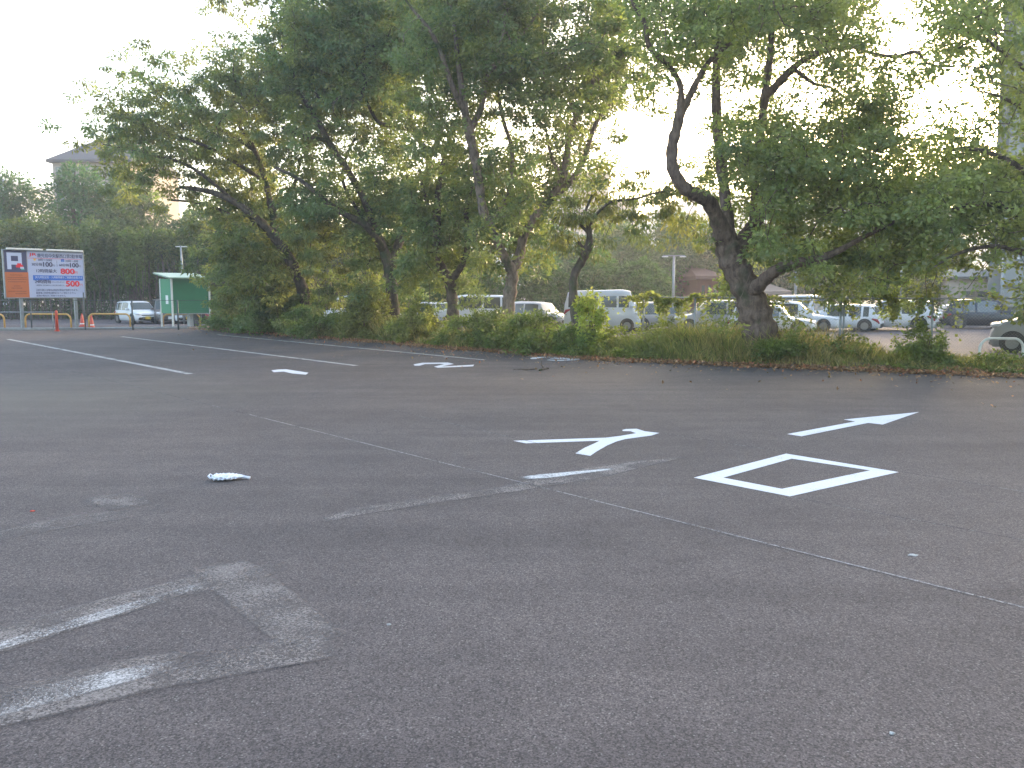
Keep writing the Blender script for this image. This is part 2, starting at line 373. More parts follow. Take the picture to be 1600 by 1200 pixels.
ppoly('road_arrow', [Z5([(1028, 134), (1272, 89), (1230, 82), (1500, 55), (1370, 100), (1318, 94), (1080, 142)])], fresh,
      'fresh white arrow painted on the asphalt pointing right towards the verge', 'road arrow')
ppoly('bay_number', [[(424, 579), (434, 577.6), (447, 577.2), (482, 582.6), (478, 585.6), (457, 583.8), (443, 580.8), (428, 581.8)]], fresh,
      'white bay number 1 painted between the two long lines', 'bay number', 'painted bay numbers')
ppoly('bay_number', [[(646, 569.5), (660, 567), (700, 566.6), (709, 568.8), (690, 573), (741, 570), (739, 572.6), (684, 574.8), (678, 573), (694, 569.4), (688, 568.7), (664, 569.2), (655, 571.8), (648, 571.6)]], fresh,
      'white bay number 2 painted beyond the third long line', 'bay number', 'painted bay numbers')
ppoly('bay_number', [Z7([(545, 240), (580, 229), (700, 222), (850, 221), (960, 228), (1020, 238), (1150, 245), (1178, 252), (1100, 264), (960, 271), (850, 270), (750, 262), (780, 257), (900, 260), (1000, 258), (1040, 251), (960, 250), (860, 248), (790, 243), (800, 240), (880, 239), (900, 234), (820, 229), (720, 230), (650, 240), (620, 249), (560, 249)])], fresh,
      'white bay number 3 painted close to the leaf litter of the verge', 'bay number', 'painted bay numbers')
def lane(a, b_, wdt, m, name, label, cat='bay line', group=None):
    p, q = gnd(*a), gnd(*b_); d = (q - p).normalized(); s = Vector((-d.y, d.x, 0)) * wdt / 2
    B = MB(); n = 12
    vs = []
    for i in range(n + 1):
        c = p.lerp(q, i / n); vs += [c + s, c - s]
    B.add([(v.x, v.y, .004) for v in vs], [(2 * i + 1, 2 * i + 3, 2 * i + 2, 2 * i) for i in range(n)])
    o = B.build(name, m); a_ = o.data.attributes.new('edge', 'FLOAT', 'POINT'); a_.data.foreach_set('value', [1.0] * len(o.data.vertices))
    tag(o, label, cat, group); return o
lane((12, 530), (297, 584.5), .17, old_line, 'bay_line', 'worn white bay line at the far left ending beside the sandy patch', group='long parking bay lines')
lane((190, 526), (557, 571.5), .17, old_line, 'bay_line', 'worn white bay line between the painted numbers 1 and 2', group='long parking bay lines')
lane((340, 523), (757, 562.5), .16, old_line, 'bay_line', 'worn white bay line closest to the bushes, ending before number 3', group='long parking bay lines')
chalk = worn('chalk', (.25, .24, .24), .82, .2, 25); chalk_f = worn('chalk_faint', (.17, .17, .175), .62, .2, 25)
lane((390, 648), (1650, 962.5), .022, chalk, 'chalk_line', 'long thin white setting-out line crossing the lot diagonally', 'chalk line')
lane((0, 553), (390, 648), .018, chalk_f, 'chalk_line', 'very faint setting-out line at left beyond the long chalk line', 'chalk line')
lane((610, 640), (905, 708), .018, chalk_f, 'chalk_line', 'faint setting-out line running under the crossing character', 'chalk line')
lane((1035, 677), (1235, 708), .018, chalk_f, 'chalk_line', 'faint setting-out line between the crossing character and the diamond', 'chalk line')
lane((1405, 737), (1640, 775), .018, chalk_f, 'chalk_line', 'faint setting-out line leaving the right corner of the diamond', 'chalk line')
lane((1231, 776), (1640, 852), .018, chalk_f, 'chalk_line', 'faint setting-out line leaving the lower corner of the diamond', 'chalk line')

def patch(name, paths, m, label, z=.004):
    """worn strip along a path of (px,py,width_m): feathered cross section"""
    B = MB(); E = []
    for path in paths:
        P = [gnd(x, y) for x, y, _ in path]; Wd = [q[2] for q in path]
        # resample
        pts = []; ws = []
        for i in range(len(P) - 1):
            n = max(2, int((P[i + 1] - P[i]).length / .12))
            for k in range(n): pts.append(P[i].lerp(P[i + 1], k / n)); ws.append(Wd[i] + (Wd[i + 1] - Wd[i]) * k / n)
        pts.append(P[-1]); ws.append(Wd[-1]); n0 = len(B.v)
        cs = [(-1, 0), (-.82, .9), (0, 1), (.82, .9), (1, 0)]
        for i, p in enumerate(pts):
            d = (pts[min(i + 1, len(pts) - 1)] - pts[max(i - 1, 0)]).normalized(); s = Vector((-d.y, d.x, 0))
            endf = 0 if i in (0, len(pts) - 1) else 1
            for c, e in cs:
                q = p + s * (ws[i] / 2 * c * (1 + .05 * math.sin(i * .31 + c) + .03 * random.uniform(-1, 1))); B.v.append((q.x, q.y, z)); E.append(e * endf)
        for i in range(len(pts) - 1):
            for j in range(4): B.f.append((n0 + i * 5 + j, n0 + i * 5 + j + 1, n0 + (i + 1) * 5 + j + 1, n0 + (i + 1) * 5 + j)); B.m.append(0)
        z += .002
    o = B.build(name, m); a = o.data.attributes.new('edge', 'FLOAT', 'POINT'); a.data.foreach_set('value', E)
    tag(o, label, 'worn marking', 'old road characters ground away'); return o
ground_off = worn('ground_off_marking', (.185, .163, .154), .57, .13, 75)
remnant = worn('paint_remnant', (.35, .335, .33), .34, .12, 75)
patch('worn_marking', [[(-120, 1024, .40), (0, 1001, .40), (180, 947, .38), (345, 902, .36), (455, 885, .24)], [(335, 880, .42), (410, 935, .42), (500, 1006, .40)], [(-150, 1160, .46), (0, 1108, .46), (230, 1052, .44), (535, 1008, .34)]], ground_off,
      'large ground-away old character like an open box at the near left')
patch('worn_marking_paint', [[(-120, 1034, .12), (0, 1012, .12), (180, 957, .14), (330, 912, .10)], [(-150, 1150, .26), (0, 1105, .26), (230, 1050, .16), (330, 1032, .05)]], remnant,
      'streaks of old white paint left inside the near left worn character', z=.010)
patch('worn_marking', [[(500, 816, .10), (560, 800, .24), (700, 778, .26), (800, 764, .28), (900, 744, .50), (1000, 725, .30), (1075, 714, .06)]], ground_off, 'tapering ground-away band of an old character left of the diamond')
patch('worn_marking_paint', [[(812, 748, .12), (850, 745, .20), (960, 733, .05)]], worn('bright_remnant', (.45, .45, .45), .85, .1, 30), 'bright white remnant of paint inside the tapering worn band', z=.007)
patch('worn_marking', [[(-80, 862, .30), (0, 838, .32), (110, 815, .40), (200, 803, .36), (275, 798, .10)], [(125, 788, .3), (175, 782, .6), (215, 795, .3)]], worn('faint_ground_off', (.18, .160, .152), .48, .12, 75), 'faint ground-away old character at the left edge above the open box')

# ------------------------------------------------------------ trees
CELL = 40
GRID = """
0000000033488899999998488869999896305886
0000000015799999999995898678987786126887
0000344488899999999999897756823587445447
0002477689999999776787887431033236630437
0003788887887868777556871200777368851416
0025888889877567785446700000899888966833
0000576678758467688875661232899987678988
0000463688878698889887665787389899999999
0000000089999889999998775563478778998888
0000000089988787988777420012488878888777
0000000489997677776530000001453678786311
0000000069987786554200000004521234554100
0000000002210000000000000000100001211000
""".split()
GR = np.array([[int(c) for c in r_] for r_ in GRID], float)
assert GR.shape == (13, 40), GR.shape
TD = {'t1': 38, 't2': 36, 't3': 33, 't4': 30, 't5': 27.5, 't6': 22.8, 't7': 21.0}
TX = {'t1': (-999, 440), 't2': (440, 650), 't3': (650, 735), 't4': (735, 1000), 't5': (0, 0), 't6': (1000, 1445), 't7': (1445, 1760)}
def owner(x, y):
    j = rng.normal() * 14
    if x > 905 and x < 1108 and y > 262 and not (x < 940 and y < 300): return 't5'
    if 850 < x < 960 and y > 325: return 't5'
    x = x + j
    if x < 440: return 't1'
    if x < 640: return 't2' if not (y > 330 and x < 560) else 't1'
    if x < 745: return 't3' if y > 230 else ('t2' if x < 690 and rng.random() < .5 else 't4')
    if x < 985 or (x < 1005 and y > 80): return 't4'
    if x < (1450 if y > 110 else 1455): return 't6'
    return 't7'
CLN = {k: [] for k in TD}
def dens(x, y):
    gx = x / CELL - .5; gy = y / CELL - .5
    x0 = int(np.clip(math.floor(gx), 0, 38)); y0 = int(np.clip(math.floor(gy), 0, 11)); fx = min(max(gx - x0, 0), 1); fy = min(max(gy - y0, 0), 1)
    return (GR[y0, x0] * (1 - fx) + GR[y0, x0 + 1] * fx) * (1 - fy) + (GR[y0 + 1, x0] * (1 - fx) + GR[y0 + 1, x0 + 1] * fx) * fy
RAD = {'t1': 3.4, 't2': 3.2, 't3': 2.4, 't4': 3.4, 't5': 1.3, 't6': 3.6, 't7': 3.0}
LP = 90                                   # leaves in a cluster
LEAF = {'t1': (.185, .07), 't2': (.175, .07), 't3': (.165, .075), 't4': (.155, .072), 't5': (.17, .06), 't6': (.13, .068), 't7': (.125, .066)}
for gy in range(-3, 26):
    for gx in range(0, 92):
        x0, y0 = gx * 20, gy * 20
        x = x0 + 10; y = y0 + 10
        dn = dens(min(x, 1590), max(y, 10))
        if y < 0: dn *= .9
        if x > 1600: dn = max(dn, 6 if y > 200 else 4)
        if dn <= .4: continue
        ow = owner(x, y); D = TD[ow]; cov = min(.975, (dn / 9) ** 1.15)
        tau = -math.log(1 - cov) * 1.95
        area = (20 * D / F) ** 2 * {'t6': 1.3, 't7': 1.2, 't2': 1.5, 't4': 1.45, 't3': 1.5, 't1': 1.05}.get(ow, 1); lw = LEAF[ow]; la = .5 * lw[0] * lw[1] * .55
        nc = tau * area / la / LP
        nc = int(nc) + (1 if rng.random() < nc - int(nc) else 0)
        for _ in range(nc):
            xx = x0 + rng.uniform(0, 20) + rng.normal() * 4; yy = y0 + rng.uniform(0, 20) + rng.normal() * 4
            Rr = RAD[ow]; e = rng.uniform(-1, 1)
            CLN[ow].append((xx, yy, D + e * Rr))

def crs(P, n=5):
    """Catmull-Rom resample of rows (x,y,z,r)"""
    P = np.array(P, float); out = []
    for i in range(len(P) - 1):
        a = P[max(i - 1, 0)]; b_ = P[i]; c = P[i + 1]; d = P[min(i + 2, len(P) - 1)]
        for k in range(n):
            t = k / n; out.append(.5 * ((2 * b_) + (-a + c) * t + (2 * a - 5 * b_ + 4 * c - d) * t * t + (-a + 3 * b_ - 3 * c + d) * t ** 3))
    out.append(P[-1]); return np.array(out)

def tree(key, name, label, limbs, barkm, leafm, tints, group='row of roadside trees', basepx=None, leafup=.12, droop=.2, flat=.6, hidden=()):
    D0 = TD[key]
    base = limbs[0][0]; bp = at(base[0], base[1], D0 + base[3]); bp.z = 0
    root = empty(name, (bp.x, bp.y, 0)); tag(root, label, 'tree', group)
    B = MB(); nodes = []; nr = []
    for li, L in enumerate(limbs):
        P = []
        for (x, y, wd, dd) in L:
            q = at(x, y, D0 + dd); P.append((q.x, q.y, q.z, max(.012, wd / 2 * (D0 + dd) / F)))
        if li == 0: P[0] = (P[0][0], P[0][1], -.05, P[0][3] * 1.25)
        Q = crs(P, 5)
        ph = random.random() * 9
        for i in range(len(Q)): Q[i, 3] = max(.01, Q[i, 3] * (1 + .10 * math.sin(i * 1.9 + ph) + .05 * random.uniform(-1, 1)))
        B.tube([Vector(q[:3]) - bp for q in Q], list(Q[:, 3]), 10)
        for q in Q[(3 if li == 0 else 1):]: nodes.append(q[:3]); nr.append(q[3])
    # leaves hang mostly beside and behind the main limbs, which stay in sight
    segs = []; hide = [limbs[i] for i in hidden]
    for L in limbs:
        for a_, b_ in zip(L[:-1], L[1:]):
            if a_[2] >= 6 and L not in hide: segs.append((a_, b_))
    C2 = []
    for (x, y, D) in CLN[key]:
        for a_, b_ in segs:
            vx, vy = b_[0] - a_[0], b_[1] - a_[1]; t = max(0, min(1, ((x - a_[0]) * vx + (y - a_[1]) * vy) / (vx * vx + vy * vy + 1e-6)))
            dpx = math.hypot(x - a_[0] - t * vx, y - a_[1] - t * vy); Dl = D0 + a_[3] + t * (b_[3] - a_[3])
            if dpx < a_[2] * .5 + 8 and D < Dl + .3 and rng.random() < .72: D = Dl + .5 + abs(Dl - D) * .8; break
        C2.append(at(x, y, D))
    # grow twigs: each leaf cluster joins the nearest limb or twig already there
    cl = np.array([tuple(c) for c in C2])
    nodes = np.array(nodes); n0 = len(nodes)
    dist = np.linalg.norm(cl[:, None] - nodes[None], axis=2); best = dist.argmin(1); bd = dist.min(1)
    order_nodes = list(map(tuple, nodes)); par = {}; done = np.zeros(len(cl), bool); src = best.copy()
    for _ in range(len(cl)):
        i = int(np.where(done, 1e9, bd).argmin()); done[i] = True
        a = Vector(order_nodes[src[i]]); c = Vector(cl[i]); m_ = a.lerp(c, .5) + Vector(rng.normal(size=3)) * .08 * (c - a).length; m_.z += .05 * (c - a).length
        mi_ = len(order_nodes); order_nodes.append(tuple(m_)); order_nodes.append(tuple(c)); par[mi_] = src[i]; par[mi_ + 1] = mi_
        for ni in (mi_, mi_ + 1):
            dd = np.linalg.norm(cl - np.array(order_nodes[ni]), axis=1) * 1.0; up_ = (dd < bd) & ~done; bd[up_] = dd[up_]; src[up_] = ni
    cnt = {}
    for k_ in range(len(order_nodes) - 1, n0 - 1, -1):
        cnt[k_] = cnt.get(k_, 0) + (1 if (k_ - n0) % 2 else 0)
        if par[k_] >= n0: cnt[par[k_]] = cnt.get(par[k_], 0) + cnt[k_]
    for k_ in range(n0, len(order_nodes)):
        p_ = par[k_]; r1 = .004 + .0032 * math.sqrt(cnt[k_]); r0 = (.004 + .0032 * math.sqrt(cnt[p_])) if p_ >= n0 else min(r1 * 1.3, nr[p_])
        B.tube([Vector(order_nodes[p_]) - bp, Vector(order_nodes[k_]) - bp], [r0, r1], 4, cap=False)
    B.build('trunk', barkm, root, smooth=True)
    # leaves
    n = len(cl) * LP; ci = np.repeat(np.arange(len(cl)), LP)
    off = rng.normal(size=(n, 3)); off /= np.linalg.norm(off, axis=1, keepdims=True); off *= (rng.uniform(0, 1, (n, 1)) ** .5)
    size = rng.uniform(.26, .56, len(cl))[ci][:, None]; off = off * size * np.array([1, 1, flat])
    cen = cl[ci] + off - np.array(bp)
    cen[:, 2] -= .25 * (off[:, 0] ** 2 + off[:, 1] ** 2)
    L0, W0 = LEAF[key]; d = off * 2.2 + rng.normal(size=(n, 3)) * .35; d[:, 2] -= droop
    nm = rng.normal(size=(n, 3)) * .8; nm[:, 2] += leafup * 2
    V = leaves(cen, d, nm, L0 * rng.uniform(.7, 1.3, n), W0 * rng.uniform(.7, 1.3, n))
    T = np.array(tints); tt = T[rng.integers(0, len(T), len(cl))] * rng.uniform(.8, 1.2, (len(cl), 1))
    # broader drift of colour through the crown
    dr = .5 + .5 * np.sin(cl[:, 0] * .9 + cl[:, 2] * .7) * np.sin(cl[:, 2] * 1.1 + cl[:, 1] * .6 + 1)
    tt = tt * (.85 + .3 * dr[:, None]); col = tt[ci] * rng.uniform(.8, 1.2, (n, 1))
    quads_mesh('crown', V, leafm, col, root)
    return root
G1 = [(1, 1, 1), (.85, .95, 1), (1.2, 1.1, .8), (1.05, 1.0, .9), (.75, .85, .9)]
G6 = [(1.25, 1.2, 1), (1.1, 1.15, 1), (1.4, 1.3, .9), (1.2, 1.15, 1), (.95, 1.0, .95)]
GY = [(1, 1, 1), (1.1, 1.05, .85), (1.2, 1.1, .8), (.85, 1, 1.1), (.9, 1, 1.1), (.75, .9, .95)]

tree('t1', 'roadside_tree', 'spreading yellow-green tree at the left end of the row above the dark bushes',
     [[(480, 500, 24, 0), (476, 465, 18, 0), (455, 410, 17, 0), (432, 375, 15, 0), (405, 345, 13, -.3), (370, 318, 10, -.6), (330, 300, 8, -.9), (280, 292, 5, -1.2)],
      [(432, 375, 12, 0), (425, 330, 11, .5), (415, 285, 9, 1), (398, 235, 7, 1.2), (370, 190, 5, 1.4), (350, 140, 3, 1.5)],
      [(405, 345, 9, -.3), (360, 335, 7, .4), (315, 318, 5, .9), (262, 312, 3, 1.3)],
      [(415, 285, 7, 1), (370, 255, 6, .2), (320, 228, 5, -.6), (255, 205, 4, -1.2), (205, 185, 2, -1.6)],
      [(398, 235, 6, 1.2), (350, 205, 5, 1.6), (300, 190, 4, 2), (250, 150, 3, 2.2), (205, 105, 2, 2.3)],
      [(425, 330, 8, .5), (455, 300, 6, .2), (470, 250, 4, 0)],
      [(370, 318, 6, -.6), (300, 262, 5, -1), (230, 240, 3, -1.4), (160, 225, 2, -1.6)]],
     M['bark_dark'], M['leaf_yellow'], GY, droop=.5, leafup=.1, hidden=(2,))
tree('t2', 'roadside_tree', 'leaning grey-trunked tree second from the left behind the white car bonnet',
     [[(614, 512, 25, 0), (613, 470, 19, 0), (610, 430, 18, 0), (600, 392, 15, 0), (588, 362, 13, 0), (567, 307, 11, 0), (540, 262, 10, -.5), (513, 220, 9, -.7), (497, 190, 8, -.8), (473, 150, 7, -1), (457, 113, 5, -1.1), (440, 70, 3, -1.2)],
      [(600, 392, 13, 0), (573, 353, 11, -.8), (543, 337, 10, -1.2), (513, 317, 8, -1.6), (467, 280, 6, -2), (430, 262, 4, -2.2)],
      [(610, 420, 14, 0), (625, 375, 13, .6), (648, 325, 13, 1), (668, 285, 12, 1.2), (670, 247, 11, 1.2), (647, 205, 9, 1.3), (637, 165, 7, 1.3), (627, 130, 5, 1.4), (618, 85, 3, 1.5)],
      [(647, 205, 7, 1.3), (620, 197, 7, .6), (593, 192, 6, 0), (577, 167, 5, -.4), (560, 130, 3, -.8)],
      [(513, 220, 6, -.7), (475, 212, 5, -1.4), (440, 200, 3, -2)],
      [(588, 362, 7, 0), (560, 330, 6, .8), (535, 280, 5, 1.3), (545, 235, 4, 1.6), (560, 210, 3, 1.7)],
      [(670, 247, 6, 1.2), (690, 190, 5, 1.8), (665, 120, 4, 2), (640, 60, 3, 2.1), (620, 20, 2, 2.2)]],
     M['bark'], M['leaf'], GY, droop=.3)
tree('t3', 'roadside_tree', 'forked dark tree whose two arms part low down, third from the left',
     [[(709, 525, 26, 0), (708, 495, 19, 0), (706, 462, 17, 0), (701, 437, 17, 0), (688, 415, 14, 0), (682, 390, 13, .2), (683, 350, 12, .4), (684, 310, 10, .6), (690, 265, 8, .8), (700, 225, 5, .9)],
      [(701, 440, 13, 0), (716, 424, 11, -.2), (728, 400, 10, -.4), (732, 360, 9, -.6), (728, 330, 7, -.8), (738, 290, 5, -1)],
      [(683, 350, 7, .4), (665, 310, 6, .9), (655, 265, 4, 1.3)]],
     M['bark_dark'], M['leaf'], G1)
tree('t4', 'roadside_tree', 'tall twin-trunked tree with patchy pinkish bark in the middle of the row',
     [[(793, 540, 28, 0), (793, 500, 21, 0), (797, 455, 20, 0), (800, 425, 18, 0), (787, 400, 14, -.3), (766, 350, 14, -.6), (755, 329, 14, -.7), (745, 262, 14, -.9), (734, 210, 14, -1), (727, 175, 12, -1), (717, 105, 8, -1), (712, 60, 6, -1), (705, 10, 4, -1), (700, -50, 3, -1)],
      [(727, 180, 9, -1), (705, 130, 8, -1.5), (688, 80, 7, -2), (670, 45, 6, -2.3), (645, 15, 4, -2.6), (620, -20, 3, -2.8)],
      [(734, 205, 11, -1), (752, 168, 9, -.6), (762, 119, 8, -.3), (794, 77, 7, .1), (829, 35, 6, .4), (843, 7, 5, .5), (850, -40, 3, .6)],
      [(800, 428, 16, 0), (812, 398, 15, .3), (818, 370, 13, .4), (836, 336, 14, .5), (857, 315, 13, .5), (878, 280, 12, .5), (886, 240, 11, .5), (890, 215, 9, .5), (899, 185, 8, .5), (920, 154, 6, .4), (928, 115, 5, .4), (935, 70, 3, .3)],
      [(860, 313, 11, .5), (893, 282, 9, .8), (913, 245, 8, 1), (930, 195, 7, 1.2), (950, 165, 6, 1.3), (972, 146, 5, 1.4), (985, 110, 3, 1.5)],
      [(878, 275, 8, .5), (864, 252, 6, .2), (856, 220, 4, 0), (850, 170, 3, -.1), (850, 105, 3, -.2), (848, 60, 2, -.2)],
      [(766, 350, 8, -.6), (795, 300, 7, .8), (800, 238, 6, 1.2), (787, 190, 6, 1.4), (777, 140, 5, 1.5), (773, 95, 3, 1.6)],
      [(899, 185, 5, .5), (885, 140, 4, 1), (880, 95, 3, 1.4), (890, 40, 2, 1.7)],
      [(762, 119, 5, -.3), (755, 70, 4, -.6), (765, 20, 3, -.8), (775, -40, 2, -1)]],
     M['bark_pale'], M['leaf'], G1)
tree('t5', 'roadside_tree', 'small crooked pollarded tree with drooping feathery leaves in front of the white van',
     [[(899, 530, 20, 0), (899, 500, 15, 0), (896, 467, 14, 0), (897, 432, 13, 0), (908, 410, 13, 0), (917, 392, 14, 0), (921, 376, 11, 0), (919, 350, 7, 0), (914, 334, 5, 0), (925, 305, 3, 0)],
      [(915, 392, 9, 0), (907, 385, 8, 0), (903, 377, 7, 0)],
      [(919, 355, 6, 0), (932, 335, 4, -.3), (950, 318, 4, -.5), (968, 313, 4, -.6), (995, 310, 3, -.8), (1030, 300, 3, -.9), (1060, 300, 2, -1), (1085, 318, 2, -1)],
      [(920, 365, 6, 0), (900, 345, 4, .3), (880, 335, 3, .5), (862, 345, 2, .7)]],
     M['bark'], M['leaf_yellow'], GY, droop=.9, leafup=.1)
tree('t6', 'roadside_tree', 'massive leaning tree with a thick dark trunk and one sinuous bare limb',
     [[(1200, 566, 68, 0), (1193, 540, 60, 0), (1184, 505, 55, 0), (1174, 470, 46, 0), (1160, 438, 44, 0), (1145, 408, 42, 0), (1134, 378, 36, 0), (1122, 345, 25, -.3), (1106, 314, 23, -.6), (1085, 303, 21, -.9), (1066, 290, 20, -1.1), (1051, 262, 18, -1.2), (1051, 225, 17, -1.3), (1060, 189, 15, -1.4), (1064, 140, 9, -1.5), (1052, 112, 9, -1.6), (1037, 95, 9, -1.8), (1014, 72, 8, -2), (1008, 38, 7, -2.2), (990, 7, 5, -2.4), (975, -35, 3, -2.5)],
      [(1140, 385, 26, 0), (1136, 336, 19, .3), (1130, 280, 17, .6), (1122, 210, 15, .9), (1119, 150, 14, 1), (1120, 91, 12, 1), (1121, 35, 10, 1), (1122, -20, 7, 1), (1125, -80, 4, 1)],
      [(1060, 190, 11, -1.4), (1074, 158, 11, -1.2), (1092, 122, 9, -1), (1113, 91, 8, -.8), (1148, 63, 6, -.5), (1172, 49, 5, -.3), (1200, 30, 3, 0)],
      [(1150, 400, 26, 0), (1163, 372, 22, .4), (1176, 353, 20, .6), (1190, 336, 18, .8), (1204, 325, 16, 1), (1232, 306, 14, 1.3), (1275, 292, 11, 1.6), (1320, 276, 8, 1.9), (1370, 250, 5, 2.2)],
      [(1176, 353, 12, .6), (1180, 300, 11, 1.2), (1184, 240, 12, 1.5), (1190, 196, 13, 1.6), (1197, 133, 12, 1.6), (1204, 80, 10, 1.6), (1206, 42, 8, 1.6), (1210, 0, 6, 1.6), (1215, -60, 3, 1.6)],
      [(1197, 150, 12, 1.6), (1214, 133, 12, 1.3), (1239, 107, 11, 1), (1267, 88, 8, .7), (1320, 72, 6, .4), (1365, 84, 5, 0), (1400, 88, 6, -.3), (1432, 81, 5, -.6), (1447, 98, 4, -.7), (1465, 103, 4, -.7), (1490, 104, 3, -.7)],
      [(1239, 107, 6, 1), (1260, 122, 6, .8), (1275, 132, 5, .6), (1300, 138, 4, .3), (1330, 160, 3, 0)],
      [(1168, 462, 26, 0), (1190, 442, 21, -.6), (1206, 427, 19, -1), (1225, 417, 17, -1.3), (1250, 411, 16, -1.6), (1277, 405, 14, -1.9), (1310, 392, 10, -2.2), (1350, 370, 7, -2.4), (1395, 350, 4, -2.6)],
      [(1267, 88, 5, .7), (1300, 55, 5, 1), (1340, 22, 5, 1.3), (1375, 0, 4, 1.5), (1400, -30, 3, 1.6)],
      [(1232, 306, 7, 1.3), (1260, 260, 6, .6), (1310, 215, 5, 0), (1370, 190, 4, -.5)]],
     M['bark_brown'], M['leaf'], G6, hidden=(3, 7, 9))
tree('t7', 'roadside_tree', 'dense tree at the right edge whose boughs hang before the tall grey building',
     [[(1700, 596, 44, 0), (1695, 540, 34, 0), (1685, 460, 30, 0), (1668, 380, 27, 0), (1650, 300, 22, 0), (1640, 210, 16, 0), (1630, 120, 12, 0), (1610, 40, 8, 0), (1590, -30, 4, 0)],
      [(1668, 380, 16, 0), (1610, 340, 13, -.5), (1560, 320, 10, -.9), (1510, 320, 7, -1.2), (1470, 335, 4, -1.4)],
      [(1650, 300, 13, 0), (1600, 265, 10, .5), (1550, 240, 8, .9), (1505, 232, 5, 1.2), (1475, 240, 3, 1.4)],
      [(1630, 130, 8, 0), (1585, 95, 6, -.3), (1540, 62, 5, -.5), (1500, 48, 4, -.7), (1470, 40, 3, -.8)],
      [(1640, 200, 8, 0), (1600, 170, 6, .3), (1560, 150, 4, .5), (1528, 142, 3, .6)],
      [(1685, 450, 12, 0), (1620, 405, 9, -.6), (1560, 385, 7, -1), (1500, 395, 5, -1.3), (1455, 420, 3, -1.5)]],
     M['bark_dark'], M['leaf'], G6)

# trees standing further back: trunk, limbs and lumpy crowns of leaf clusters
def lumpy(cen, rad, nl, L, W, flat=1.0, shell=.55):
    """leaves spread through an ellipsoid lump, thicker at its skin"""
    n = nl; o_ = rng.normal(size=(n, 3)); o_ /= np.linalg.norm(o_, axis=1, keepdims=True)
    ph = rng.uniform(0, 6, 3); lump = 1 + .18 * np.sin(o_[:, 0] * 5 + ph[0]) * np.sin(o_[:, 1] * 5 + ph[1]) + .12 * np.sin(o_[:, 2] * 9 + ph[2])
    r_ = (shell + (1 - shell) * rng.uniform(0, 1, n)) * lump
    cen_ = np.array(cen) + o_ * r_[:, None] * np.array(rad)
    d = o_ * 1.0 + rng.normal(size=(n, 3)) * .6; d[:, 2] -= .3
    nm = o_ * 1.5 + rng.normal(size=(n, 3)) * .5; nm[:, 2] += .5
    return leaves(cen_, d, nm, L * rng.uniform(.7, 1.3, n), W * rng.uniform(.7, 1.3, n))
def back_tree(name, label, px, D, top_py, width_px, base_h, leafL, tintbase, cat='tree', group=None, nl=9000, lumps=11, leafm=None, trunkr=.2, conic=False, barkm=None):
    g = at(px, 457, D); root = empty(name, (g.x, D, 0)); tag(root, label, cat, group)
    top = at(px, top_py, D).z; wd = width_px * D / F; Hc = top - base_h
    B = MB(); B.tube([(0, 0, -.05), (.1 * wd * .1, 0, top * .35), (-.05 * wd, .1, top * .7), (0, 0, top * .93)], [trunkr, trunkr * .85, trunkr * .55, trunkr * .15], 7)
    Vs = []; Cs = []
    per = nl // lumps
    for i in range(lumps):
        t = (i + .5) / lumps; z = base_h + Hc * (.12 + .78 * t)
        rr = wd / 2 * (math.sin(math.pi * min(1, .18 + .75 * t)) ** .6 if not conic else (1.0 - .45 * t))
        a = i * 2.4 + random.random(); rad = rng.uniform(.36, .55) * wd / 2 if not conic else wd * .36
        q = (math.cos(a) * max(0, rr - rad) * 1.05, math.sin(a) * max(0, rr - rad), z)
        if i % 2 == 0 and not conic: B.tube([(0, 0, z * .55), (q[0] * .5, q[1] * .5, z * .8), q], [trunkr * .45, trunkr * .3, .03], 5)
        V = lumpy(q, (rad, rad, min(rad * .8, Hc * .3) if not conic else Hc / lumps * 1.3), per, leafL, leafL * .5); Vs.append(V)
        c = np.array(tintbase) * rng.uniform(.8, 1.2); Cs.append(np.tile(c, (per, 1)) * rng.uniform(.75, 1.25, (per, 1)))
    B.build('trunk', barkm or M['bark_dark'], root, smooth=True)
    quads_mesh('crown', np.concatenate(Vs), leafm or M['leaf_back'], np.concatenate(Cs), root); return root
# tall clipped screen trees behind the access road: a row, one after the other
n_scr = 22
SCR = ['screen tree crossed by the left picture edge', 'screen tree rising behind the P of the price board', 'screen tree behind the orange field of the price board', 'screen tree behind the title of the price board', 'screen tree behind the right half of the price board', 'screen tree just right of the price board',
       'screen tree above the two traffic cones', 'screen tree left of the small white hatchback', 'screen tree directly behind the small white hatchback', 'screen tree between the small white hatchback and the green booth', 'screen tree just left of the thin pale pole', 'screen tree just right of the thin pale pole', 'screen tree right of the booth roof',
       'screen tree above the leftmost dark shrub', 'screen tree above the tallest dark shrub', 'screen tree left of the leftmost roadside trunk', 'screen tree behind the leftmost roadside trunk', 'screen tree just right of the leftmost roadside trunk', 'screen tree above the white van behind the bushes', 'screen tree left of the second roadside trunk', 'screen tree directly behind the second roadside trunk', 'last screen tree right of the second roadside trunk']
side_words = ['behind the price board', 'behind the gap by the white car', 'behind the green booth', 'behind the dark bushes', 'between the two leftmost roadside trunks']
for i in range(n_scr):
    px = -35 + i * 30.5 + rng.uniform(-5, 5); D = 60 + rng.uniform(-1.5, 1.5)
    top = 352 + rng.uniform(-16, 12); 
    if px > 470: top += 18
    wordz = side_words[0 if px < 135 else 1 if px < 245 else 2 if px < 340 else 3 if px < 480 else 4]
    yel = rng.random(); lab = SCR[i]
    back_tree('screen_tree', lab, px, D, top, 46, 2.3 + rng.uniform(-.6, .5), .28, ((1.55, 1.15, .8), (1.15, 1, .85), (1.4, 1.2, .7), (.9, .85, .8))[int(yel * 4)], group='screen trees ' + wordz, nl=2600, lumps=6, trunkr=.07, conic=True)
